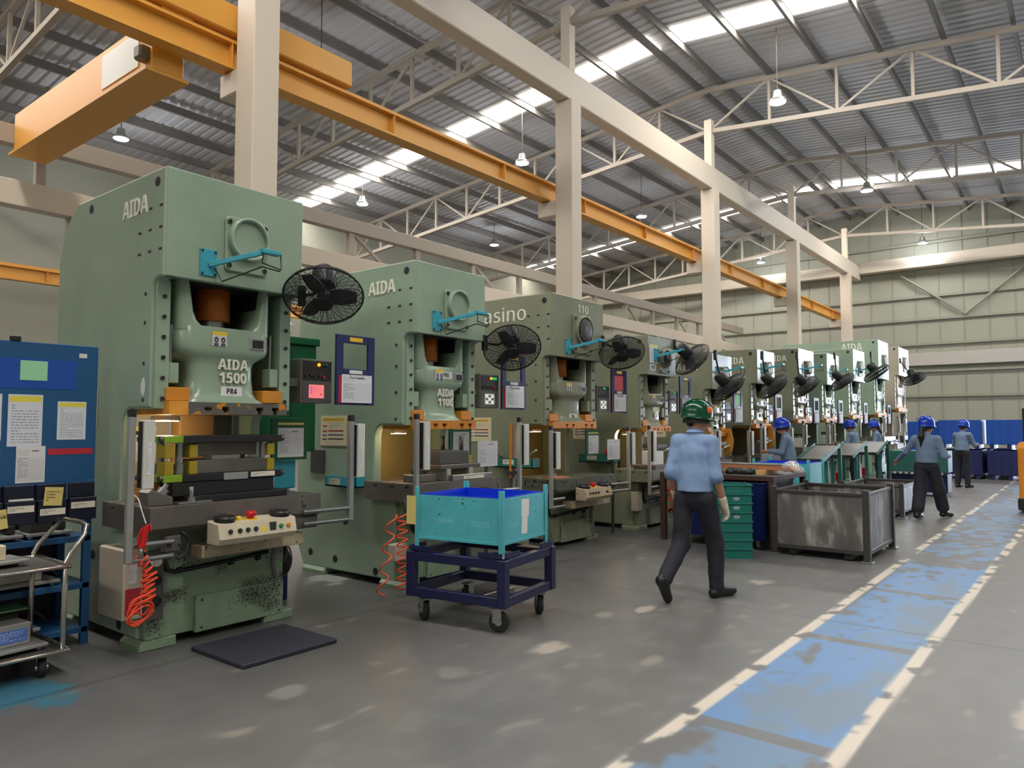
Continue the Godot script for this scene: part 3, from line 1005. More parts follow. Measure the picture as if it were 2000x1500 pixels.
	obj("crank_ring", st, p.get("ring", g), cp)
	if p.has("dial"):
		st = ns()
		lathe(st, [[cs * 0.36, 0.0], [cs * 0.36, 0.03], [cs * 0.33, 0.034], [0.0, 0.034]], Vector3(cx, cy + 0.03, 0.05), Vector3(0, 0, 1), 30)
		obj("dial", st, p.dial, cp)
		st = ns()
		for i in 12:
			var a := TAU * i / 12
			box(st, Vector3(cx + cos(a) * cs * 0.29, cy + 0.03 + sin(a) * cs * 0.29, 0.085), Vector3(0.012, 0.004, 0.002), 0.0, Basis(Vector3(0, 0, 1), a))
		box(st, Vector3(cx, cy + 0.06, 0.086), Vector3(0.006, 0.07, 0.002))
		obj("dial_marks", st, p.get("marks", M.white), cp)
	var h2 := cs * 0.42
	bolts(cp, [Vector3(cx - h2, cy + h2, 0.036), Vector3(cx + h2, cy + h2, 0.036), Vector3(cx - h2, cy - h2 - 0.03, 0.036), Vector3(cx + h2, cy - h2 - 0.03, 0.036)], 0.018, Vector3(0, 0, 1), M.steel_dark)
	# guides with bolts
	for e in 2:
		var x0 := 0.02 if e == 0 else W - 0.115
		st = bx(x0, x0 + 0.095, gb - 0.01, hb - 0.005, -0.42, -0.118, 0.004)
		var gr := obj("guide_rail", st, g, o)
		sp = []
		for i in 6: sp.append(Vector3(x0 + 0.05, gb + 0.06 + i * 0.14 * s, -0.118))
		bolts(gr, sp, 0.015, Vector3(0, 0, 1), M.steel_dark)
		st = ns()
		var xr := 0.16 if e == 0 else W - 0.15
		cyl(st, Vector3(xr, gb + 0.3, -0.2), Vector3(xr, hb - 0.3, -0.2), 0.014, 12)
		var cr := obj("balance_rod", st, M.steel, o)
		st = bx(xr - 0.04, xr + 0.03, gb + 0.17, gb + 0.31, -0.24, -0.13, 0.004)
		obj("rod_clamp", st, g, cr)
	# slide: a cast yoke that narrows to a neck and flares to its foot
	var q := func(y: float) -> float: return hb - (2.5 - y) * s
	var mx := W * 0.485
	var rows := []
	for r in [[1.655, .33, -.075], [1.665, .325, -.075], [1.69, .292, -.1], [1.735, .268, -.12], [1.84, .256, -.128], [1.93, .256, -.128], [1.965, .27, -.125], [1.99, .308, -.108], [2.015, .346, -.095], [2.045, .364, -.09], [2.075, .367, -.09], [2.195, .367, -.095], [2.205, .36, -.1]]:
		var hw: float = r[1] * k
		var rr := rrect(hw * 2.0, 0.5, minf(0.1, hw * 0.35), 5)
		var ringp := PackedVector3Array()
		for v in rr: ringp.append(Vector3(mx + v.x, q.call(r[0]), r[2] - 0.25 - v.y))
		rows.append(ringp)
	st = ns()
	skin(st, rows)
	for e in [-1.0, 1.0]:
		rows = []
		for r in [[2.17, .15], [2.205, .195], [2.24, .235], [2.3, .26], [2.38, .272], [2.53, .295]]:
			var pr := PackedVector3Array()
			var hw := 0.365 * k
			var xi: float = r[1] * k
			var flat := [Vector2(-hw, -0.55), Vector2(-xi, -0.55), Vector2(-xi, -0.112), Vector2(-xi - 0.012, -0.1)]
			for v in arc(Vector2(-hw + 0.075, -0.175), 0.075, 90, 180, 5): flat.append(Vector2(minf(v.x, -xi - 0.012), v.y))
			for v: Vector2 in flat: pr.append(Vector3(mx - v.x * e, q.call(r[0]), v.y))
			if e > 0: pr.reverse()
			rows.append(pr)
		skin(st, rows, true, true, true, 7)
	var sl := obj("slide", st, p.get("gloss", M.green_gloss), o)
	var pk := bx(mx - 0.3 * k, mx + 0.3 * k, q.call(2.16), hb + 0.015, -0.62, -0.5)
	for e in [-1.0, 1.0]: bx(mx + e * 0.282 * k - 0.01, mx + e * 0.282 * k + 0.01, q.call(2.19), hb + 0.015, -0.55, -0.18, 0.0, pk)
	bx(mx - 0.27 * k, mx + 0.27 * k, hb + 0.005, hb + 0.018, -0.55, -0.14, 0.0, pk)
	obj("slide_pocket", pk, dark, sl)  # near-black liner boxes stand in for the deep shade inside the yoke window
	st = ns()
	cyl(st, Vector3(mx + 0.01, q.call(2.27), -0.34), Vector3(mx + 0.01, hb + 0.03, -0.34), 0.125 * k, 28, -1.0, 0.006)
	obj("adjusting_screw", st, M.amber, sl)
	st = ns()
	cyl(st, Vector3(mx + 0.01, q.call(2.2), -0.34), Vector3(mx + 0.01, q.call(2.28), -0.34), 0.085 * k, 24)
	obj("screw_thread", st, M.steel, sl)
	if p.has("slide_text"):
		var ty: float = q.call(1.94)
		for line: String in p.slide_text:
			words(sl, "slide_lettering", line, 0.075 * s, 0.014, M.letter, Vector3(mx + 0.055 * k, ty, -0.112), Basis.IDENTITY, 0.95)
			ty -= 0.098 * s
	if p.has("plate"):
		var pl := sheet(sl, "number_plate", 0.17, 0.07, Vector3(mx + p.get("plate_x", 0.045), q.call(p.get("plate_y", 1.745)), p.get("plate_z", -0.112)), M.white)
		words(pl, "plate_lettering", p.plate, 0.042, 0.002, M.black, Vector3(mx + p.get("plate_x", 0.045), q.call(p.get("plate_y", 1.745)), p.get("plate_z", -0.112) + 0.003), Basis.IDENTITY, 0.8)
	sheet(sl, "badge_sheet", 0.115, 0.105, Vector3(mx - 0.07 * k, q.call(2.12), -0.087), M.badge)
	st = bx(mx + 0.17 * k, mx + 0.3 * k, q.call(2.06), q.call(2.15), -0.1, -0.08, 0.006)
	var cn := obj("counter", st, M.alu, sl)
	obj("counter_face", bx(mx + 0.19 * k, mx + 0.28 * k, q.call(2.075), q.call(2.135), -0.082, -0.077), M.black, cn)
	# slide plate with T-slots, orange paint mostly chipped off
	var y0: float = q.call(1.575)
	var y1: float = q.call(1.66)
	var tp := PackedVector2Array([Vector2(0.09 * k, y1), Vector2(0.09 * k, y0)])
	for f in [0.3, 0.42, 0.67, 0.79]:
		var c: float = f * W + 0.04
		for v in [[-.018, 0.], [-.018, .03], [-.032, .03], [-.032, .055], [.032, .055], [.032, .03], [.018, .03], [.018, 0.]]:
			tp.append(Vector2(c + v[0] * 0.9, y0 + v[1] * s))
	tp.append_array([Vector2(W - 0.09 * k, y0), Vector2(W - 0.09 * k, y1)])
	st = ns()
	prism(st, tp, -0.6, -0.05)
	obj("slide_plate", st, p.get("plate_paint", M.orange_chip), o)
	for e in 2:
		var x0 := 0.09 * k if e == 0 else W - 0.27 * k
		obj("stop_block", bx(x0, x0 + 0.17 * k, y1 + 0.005, y1 + 0.1 * s, -0.5, -0.1, 0.005), M.orange, o)
	if p.get("lamp", false):
		var wl := obj("work_lamp", bx(W * 0.16, W * 0.34, y0 - 0.045, y0 - 0.012, -0.5, -0.44, 0.006), M.alu, o)
		obj("lamp_face", bx(W * 0.17, W * 0.33, y0 - 0.05, y0 - 0.045, -0.495, -0.445), M.lamp_warm, wl)
		var ll := OmniLight3D.new()
		ll.name = "work_light"
		wl.add_child(ll)
		ll.position = Vector3(W * 0.25, y0 - 0.09, -0.47)
		ll.omni_range = 6.0
		ll.omni_attenuation = 2.0
		ll.light_energy = 0.1
		ll.light_size = 0.05
		ll.light_color = Color(1.0, 0.88, 0.68)
		ll.shadow_enabled = true
	# bolster with T-slots along its top
	var bw := 0.055 + 0.05 * k
	var by := bt - 0.165
	var bp := PackedVector2Array([Vector2(-0.56, by), Vector2(0.1, by), Vector2(0.13, by + 0.03), Vector2(0.13, bt)])
	for zc in [0.02, -0.18, -0.4]:
		for v in [[.014, 0.], [.014, -.022], [.026, -.022], [.026, -.045], [-.026, -.045], [-.026, -.022], [-.014, -.022], [-.014, 0.]]:
			bp.append(Vector2(zc + v[0], bt + v[1]))
	bp.append(Vector2(-0.56, bt))
	st = ns()
	prism(st, bp, 0.0, W + bw * 2.0, Transform3D(Basis(Vector3(0, 0, 1), Vector3(0, 1, 0), Vector3(-1, 0, 0)), Vector3(W + bw, 0, 0)))
	obj("bolster", st, p.get("bolster", M.gunmetal), o)
	obj("bolster_apron", bx(W * 0.62, W + bw - 0.01, by - 0.09, by, -0.4, 0.115, 0.01), M.gunmetal, o)
	# pedestal, its front door and feet
	st = bx(0.02, W - 0.02, 0.06, by, -D + 0.2, -0.16, 0.008)
	var ped := obj("pedestal", st, gl, o)
	st = ns()
	bx(W * 0.32, W - 0.04, 0.05, 0.3, -0.165, -0.125, 0.006, st)
	var dr := obj("access_door", st, gl, ped)
	bolts(dr, [Vector3(W * 0.36, 0.27, -0.125), Vector3(W - 0.08, 0.27, -0.125), Vector3(W * 0.36, 0.08, -0.125), Vector3(W - 0.08, 0.08, -0.125)], 0.008, Vector3(0, 0, 1), M.steel_dark, 0.006)
	for e in 2:
		var x0 := -0.03 if e == 0 else W - 0.2
		for zz in [[-0.42, -0.13], [-D + 0.15, -D + 0.5]]:
			st = ns()
			var fp := PackedVector2Array([Vector2(x0, 0.0), Vector2(x0 + 0.25, 0.0), Vector2(x0 + 0.25, 0.065), Vector2(x0 + 0.03, 0.065), Vector2(x0, 0.035)])
			prism(st, fp, zz[0], zz[1], Transform3D.IDENTITY, 0.006)
			obj("foot", st, gl, ped)
	st = ns()
	tube(st, [Vector3(0.12, by - 0.06, -0.14), Vector3(0.12, by - 0.2, -0.14), Vector3(0.15, by - 0.29, -0.14), Vector3(0.2, by - 0.31, -0.138), Vector3(W * 0.6, by - 0.29, -0.138), Vector3(W * 0.84, by - 0.27, -0.138)], 0.016, 8)
	for e in [0.2, 0.55, 0.75]: cyl(st, Vector3(W * e, by - 0.305, -0.138), Vector3(W * e + 0.03, by - 0.303, -0.138), 0.022, 8)
	obj("oil_pipe", st, M.black_oily, ped)
	st = ns()
	tube(st, [Vector3(W - 0.15, by - 0.05, -0.1), Vector3(W - 0.14, by - 0.2, -0.09), Vector3(W - 0.15, by - 0.35, -0.11), Vector3(W - 0.11, by - 0.46, -0.12)], 0.022, 10)
	obj("conduit", st, M.conduit, ped)
	return o

# turquoise arm on the head that carries an empty fork
func fan_bracket(at: Vector3, x: float, y: float, label: String) -> void:
	var r := thing("wall_bracket", label, "bracket", at, 0.0, "fan brackets on the press heads")
	obj("base_plate", bx(x - 0.065, x + 0.06, y - 0.1, y + 0.09, 0.012, 0.024, 0.003), M.turq, r)
	bolts(r, [Vector3(x - 0.05, y - 0.085, 0.024), Vector3(x + 0.045, y - 0.085, 0.024), Vector3(x - 0.05, y + 0.075, 0.024), Vector3(x + 0.045, y + 0.075, 0.024)], 0.009, Vector3(0, 0, 1), M.steel_dark, 0.008)
	var st := ns()
	var b := Vector3(x, y - 0.02, 0.024)
	var e := Vector3(x + 0.24, y + 0.07, 0.3)
	var f := frame_of(e - b)
	box(st, (b + e) / 2, Vector3(0.024, (e - b).length(), 0.035), 0.003, f)
	box(st, e + Vector3(0.06, 0.01, 0.0), Vector3(0.15, 0.03, 0.06), 0.003)
	obj("arm", st, M.turq, r)
	st = ns()
	tube(st, [e + Vector3(0.0, 0, 0.02), e + Vector3(-0.02, -0.08, 0.03), e + Vector3(0.12, -0.11, 0.05), e + Vector3(0.13, 0.0, 0.03)], 0.006, 6)
	tube(st, [b + Vector3(0.03, -0.02, 0.02), b + Vector3(0.08, -0.11, 0.03), e + Vector3(0.0, -0.1, 0.0), e + Vector3(0.12, -0.12, 0.04)], 0.006, 6)
	obj("hanger_fork", st, M.black, r)

# light curtain: square post on a pair of pipes, optical bar clipped to it
func light_curtain(o: Node3D, called: String, xe: float, xp: float, y: float, z: float, top: float) -> void:
	var st := ns()
	var sgn := signf(xp - xe)
	box(st, Vector3(xp, (y - 0.1 + top) / 2, z), Vector3(0.04, top - y + 0.1, 0.04), 0.003)
	var r := obj(called, st, M.alu, o)
	obj("post_cap", bx(xp - 0.021, xp + 0.021, top, top + 0.05, z - 0.021, z + 0.021, 0.003), M.black, r)
	st = ns()
	for d in [0.0, -0.09]: cyl(st, Vector3(xe - sgn * 0.06, y + d, z - 0.02), Vector3(xp, y + d, z), 0.017, 12)
	obj("support_pipe", st, M.steel, r)
	st = bx(xp + sgn * -0.01 + 0.045, xp + sgn * -0.01 + 0.115, top - 0.45, top - 0.02, z - 0.02, z + 0.05, 0.004)
	var ob := obj("optical_bar", st, M.bar_white, r)
	obj("bar_lens", bx(xp - sgn * 0.01 + 0.036, xp - sgn * 0.01 + 0.046, top - 0.44, top - 0.03, z - 0.01, z + 0.03), M.black, ob)
	sheet(ob, "bar_label", 0.025, 0.2, Vector3(xp - sgn * 0.01 + 0.08, top - 0.26, z + 0.05), M.form)
	st = ns()
	for d in [0.1, 0.38]: box(st, Vector3(xp + 0.03, top - d, z), Vector3(0.09, 0.025, 0.03), 0.002)
	obj("clip", st, M.steel_dark, r)

func control_cabinet(o: Node3D, W: float, y: float, screen: Material, lamps: Array) -> void:
	var x := W + 0.12
	var z := -0.17
	obj("cabinet_arm", bx(W - 0.02, x + 0.02, y + 0.13, y + 0.2, z - 0.1, z - 0.04, 0.004), M.tan, o)
	var cb := obj("control_cabinet", bx(x, x + 0.31, y, y + 0.36, z - 0.15, z, 0.006), M.tan, o)
	obj("switch_panel", bx(x + 0.015, x + 0.3, y + 0.185, y + 0.345, z, z + 0.005, 0.002), M.black, cb)
	obj("screen_panel", bx(x + 0.015, x + 0.3, y + 0.015, y + 0.18, z, z + 0.005, 0.002), M.grey_dark, cb)
	sheet(cb, "screen", 0.15, 0.11, Vector3(x + 0.15, y + 0.095, z + 0.005), screen)
	for i in lamps.size():
		var st := ns()
		lathe(st, [[0.014, 0.0], [0.014, 0.01], [0.008, 0.016], [0.0, 0.017]], Vector3(x + 0.17 + i * 0.038, y + 0.315, z + 0.005), Vector3(0, 0, 1), 12)
		obj("lamp", st, lamps[i], cb)
	for i in 5:
		var st := ns()
		lathe(st, [[0.011, 0.0], [0.011, 0.012], [0.009, 0.016], [0.0, 0.016]], Vector3(x + 0.05 + i * 0.042, y + 0.215 + 0.012 * (i % 2), z + 0.005), Vector3(0, 0, 1), 12)
		obj("knob", st, M.red if i == 4 else M.steel_dark, cb)
	var st := ns()
	for i in 9: box(st, Vector3(x + 0.05 + (i % 3) * 0.03, y + 0.27 + (i / 3) * 0.025, z + 0.006), Vector3(0.012, 0.008, 0.004))
	obj("keypad", st, M.keys, cb)

# navy clip frame with a window and a clipboard sheet on its lower half
func document_holder(at: Vector3, label: String, sheet_m: Material, fill: Material = null, turn := 0.0) -> Node3D:
	var r := thing("document_holder", label, "document holder", at, turn, "navy document holders beside the control cabinets")
	var st := ns()
	bx(-0.21, -0.135, 0.0, 0.6, -0.012, 0.012, 0.003, st)
	bx(0.135, 0.21, 0.0, 0.6, -0.012, 0.012, 0.003, st)
	bx(-0.135, 0.135, 0.53, 0.6, -0.012, 0.012, 0.003, st)
	bx(-0.135, 0.135, 0.2, 0.31, -0.012, 0.012, 0.003, st)
	bx(-0.135, 0.135, 0.0, 0.2, -0.012, 0.006, 0.003, st)
	obj("frame", st, M.navy, r)
	if fill: sheet(r, "coloured_card", 0.27, 0.22, Vector3(0, 0.42, -0.004), fill)
	sheet(r, "yellow_label", 0.14, 0.035, Vector3(0, 0.565, 0.012), M.yellow)
	sheet(r, "white_label", 0.14, 0.03, Vector3(0, 0.285, 0.012), M.white)
	sheet(r, "red_folder", 0.33, 0.235, Vector3(-0.02, 0.135, 0.012), M.red_folder)
	sheet(r, "form_sheet", 0.33, 0.24, Vector3(0.005, 0.14, 0.02), sheet_m)
	st = ns()
	tube(st, [Vector3(-0.07, 0.235, 0.024), Vector3(0.07, 0.235, 0.024), Vector3(0.07, 0.265, 0.024), Vector3(-0.07, 0.265, 0.024)], 0.003, 6, true)
	obj("wire_clip", st, M.steel_dark, r)
	return r

func warning_poster(at: Vector3, label: String) -> void:
	var r := thing("warning_poster", label, "poster", at, 0.0, "cream warning posters on the press sides")
	var st := ns()
	prism(st, rrect(0.42, 0.31, 0.015), 0.0, 0.003, Transform3D(SIDE, Vector3.ZERO))
	obj("backing", st, M.cream, r)
	sheet(r, "print", 0.4, 0.29, Vector3(-0.003, 0, 0), M.poster, SIDE)

func green_board(at: Vector3, label: String, turn := 0.0) -> Node3D:
	var r := thing("green_board", label, "board", at, turn, "green document boards")
	obj("board", bx(-0.18, 0.18, 0.0, 0.36, -0.02, 0.0, 0.004), M.green_board, r)
	sheet(r, "document", 0.26, 0.25, Vector3(0.01, 0.15, 0.0), M.form)
	sheet(r, "strip_label", 0.26, 0.02, Vector3(0.01, 0.31, 0.0), M.yellow_pale)
	return r

# wall fan: n is the direction its front faces
func make_fan(at: Vector3, n: Vector3, R: float, label: String, hook: Vector3, fine := true) -> void:
	var r := thing("wall_fan", label, "fan", at, 0.0, "black wall fans along the presses")
	var f := frame_of(n)
	var M4 := func(rad: float, a: float, h: float) -> Vector3: return f.x * cos(a) * rad + f.z * sin(a) * rad + f.y * h
	var dome := func(u: float) -> float: return 0.085 * sqrt(maxf(0.0, 1.0 - u * u * u * u)) * R / 0.3
	var seg := 40 if fine else 24
	var nr := 19 if fine else 15
	var wr := 0.0021 if fine else 0.0042
	for side in [1.0, -1.0]:
		var st := ns()
		for i in range(1, nr):
			var u := 0.22 + 0.78 * float(i) / nr
			var pts := []
			for kk in seg: pts.append(M4.call(R * u, TAU * kk / seg, side * dome.call(u)))
			tube(st, pts, wr, 4, true)
		for kk in (32 if fine else 20):
			var pts := []
			for i in 7:
				var u := 0.2 + 0.8 * i / 6.0
				pts.append(M4.call(R * u, TAU * kk / (32.0 if fine else 20.0) + 0.16 * (u - 0.2) * side, side * dome.call(u)))
			tube(st, pts, wr * (1.5 if kk % 4 == 0 else 1.0), 4)
		obj("front_guard" if side > 0 else "rear_guard", st, M.black, r)
	var st := ns()
	var pts := []
	for kk in seg: pts.append(M4.call(R, TAU * kk / seg, 0.0))
	tube(st, pts, 0.008, 6, true)
	obj("rim", st, M.black, r)
	st = ns()
	var hd: float = dome.call(0.0)
	lathe(st, [[R * 0.24, -0.012], [R * 0.25, 0.0], [R * 0.22, 0.012], [0.0, 0.018]], f.y * hd, f.y, 20)
	obj("hub_badge", st, M.black, r)
	st = ns()
	for b in 3:
		var rows := []
		for i in 5:
			var rad := R * (0.16 + 0.17 * i)
			var wdt := R * (0.08 + 0.14 * sin(PI * (0.25 + 0.6 * i / 4.0)))
			var a0 := TAU * b / 3.0
			var row := PackedVector3Array()
			for e in [[-1.0, 0.004], [1.0, 0.004], [1.0, -0.004], [-1.0, -0.004]]:
				row.append(M4.call(rad, a0, e[1] + e[0] * wdt * 0.3) + (M4.call(1.0, a0 + PI / 2, 0.0) as Vector3) * e[0] * wdt)
			rows.append(row)
		skin(st, rows, true, true, true, -1)
	lathe(st, [[R * 0.16, -0.03], [R * 0.17, 0.02], [R * 0.1, 0.04], [0.0, 0.045]], Vector3.ZERO, f.y, 18)
	obj("blades", st, M.fan_grey, r)
	st = ns()
	lathe(st, [[R * 0.16, 0.0], [R * 0.3, -0.01], [R * 0.32, -0.06], [R * 0.31, -0.17], [R * 0.22, -0.21], [0.0, -0.215]], -f.y * hd, f.y, 22)
	obj("motor", st, M.black, r)
	st = ns()
	var back := -f.y * (hd + 0.12)
	var h := hook - at
	tube(st, [back, back + Vector3(0, -0.02, 0), back.lerp(h, 0.5) + Vector3(0, -0.06, 0), h], 0.014, 8)
	box(st, h, Vector3(0.05, 0.16, 0.05), 0.006)
	obj("mounting_arm", st, M.black, r)
# ---------------------------------------------------------------- people: local +x is forward, +z the right-hand side
func hand(st: SurfaceTool, wrist: Vector3, d: Vector3, fw: Vector3, pn: Vector3, curl: float, fat: float, cell: float) -> void:
	d = d.normalized()
	fw = (fw - d * fw.dot(d)).normalized()
	pn = (pn - d * pn.dot(d) - fw * pn.dot(fw)).normalized()
	var bones := []
	bones.append([wrist - d * 0.03, wrist + d * 0.01, 0.027 + fat, 0.027 + fat, pn, 1.2])
	for i in 4:
		var y := 0.027 - 0.018 * i
		bones.append([wrist + d * 0.012 + fw * y * 0.6, wrist + d * 0.085 + fw * y, 0.017 + fat, 0.012 + fat])
	nets(st, bones, cell, 0.006)
	var ln := [0.068, 0.077, 0.072, 0.056]
	for i in 4:
		var y := 0.028 - 0.0185 * i
		var a := wrist + d * 0.08 + fw * y
		var c := curl * (1.0 + 0.18 * i)
		var d1 := (d * cos(c) + pn * sin(c)).normalized()
		var d2 := (d * cos(c * 2.1) + pn * sin(c * 2.1)).normalized()
		var d3 := (d * cos(c * 2.9) + pn * sin(c * 2.9)).normalized()
		var b: Vector3 = a + d1 * ln[i] * 0.48
		var e: Vector3 = b + d2 * ln[i] * 0.3
		nets(st, [[a - d * 0.01, b, 0.0095 + fat, 0.009 + fat], [b, e, 0.009 + fat, 0.0085 + fat], [e, e + d3 * ln[i] * 0.24, 0.0085 + fat, 0.0075 + fat]], cell, 0.003)
	var t0 := wrist + d * 0.025 + fw * 0.026
	var t1 := t0 + (fw * 0.55 + d * 0.75 + pn * 0.3).normalized() * 0.042
	var t2 := t1 + (fw * 0.15 + d * 0.85 + pn * 0.45).normalized() * 0.034
	nets(st, [[t0, t1, 0.014 + fat, 0.011 + fat], [t1, t2, 0.011 + fat, 0.0085 + fat]], cell, 0.004)

func helmet(parent: Node, hc: Vector3, hb: Basis, m: Material, emblem: bool) -> void:
	var st := ns()
	var rings := []
	for i in 9:
		var a := PI * 0.5 * i / 8.0
		var pr := PackedVector3Array()
		for k in 28:
			var t := -TAU * k / 28
			pr.append(hc + hb * Vector3(cos(t) * (0.138 * cos(a) + 0.001) - 0.004, 0.04 + 0.125 * sin(a), sin(t) * (0.112 * cos(a) + 0.001)))
		rings.append(pr)
	var low := PackedVector3Array()
	var brim := PackedVector3Array()
	for k in 28:
		var t := -TAU * k / 28
		var vis := pow(maxf(0.0, cos(t)), 2.0)
		low.append(hc + hb * Vector3(cos(t) * 0.139 - 0.004, 0.0, sin(t) * 0.113))
		brim.append(hc + hb * Vector3(cos(t) * (0.143 + 0.045 * vis) - 0.004, -0.008 - 0.004 * vis, sin(t) * 0.117))
	rings.push_front(low); rings.push_front(brim)
	skin(st, rings, true, false, true, 5)
	for k in 28:
		var m2 := (k + 1) % 28
		var dn := hb * Vector3(0, -0.004, 0)
		quad(st, brim[k] + dn, brim[m2] + dn, brim[m2], brim[k])
		quad(st, low[k] + dn, low[m2] + dn, brim[m2] + dn, brim[k] + dn)
	for dz in [-0.03, 0.0, 0.03]:
		var pts := []
		for i in 9:
			var a := deg_to_rad(25 + 130 * i / 8.0)
			pts.append(hc + hb * Vector3(cos(a) * 0.139 - 0.004, 0.045 + 0.119 * sin(a), dz))
		tube(st, pts, 0.005, 6)
	var o := obj("helmet", st, m, parent)
	st = ns()
	rings = []
	for h in [0.0, -0.04]:
		var pr := PackedVector3Array()
		for k in 24:
			var t := -TAU * k / 24
			pr.append(hc + hb * Vector3(cos(t) * 0.118 - 0.004, h - 0.022 * (0.5 - 0.5 * cos(t)) , sin(t) * 0.098))
		rings.append(pr)
	rings.reverse()
	skin(st, rings, true, false, false, 5)
	obj("inner_harness", st, M.dark_cloth, o)
	if emblem:
		for e in [[0.98, 0.075, M.orange_red, 0.05], [0.62, 0.08, M.yellow, 0.03]]:
			st = ns()
			var a: float = e[0]
			for i in 4:
				for j in 4:
					var P := func(u: float, v: float) -> Vector3:
						var t := a + (u - 0.5) * (e[3] as float) / 0.125
						var s := asin(clampf(((e[1] as float) - 0.045 + (v - 0.5) * 0.05) / 0.118, -1, 1))
						return hc + hb * Vector3(cos(t) * 0.1405 * cos(s) - 0.004, 0.045 + 0.1205 * sin(s), sin(t) * 0.1145 * cos(s))
					quad(st, P.call(i / 4.0, j / 4.0), P.call(i / 4.0, (j + 1) / 4.0), P.call((i + 1) / 4.0, (j + 1) / 4.0), P.call((i + 1) / 4.0, j / 4.0))
			obj("helmet_emblem", st, e[2], o)

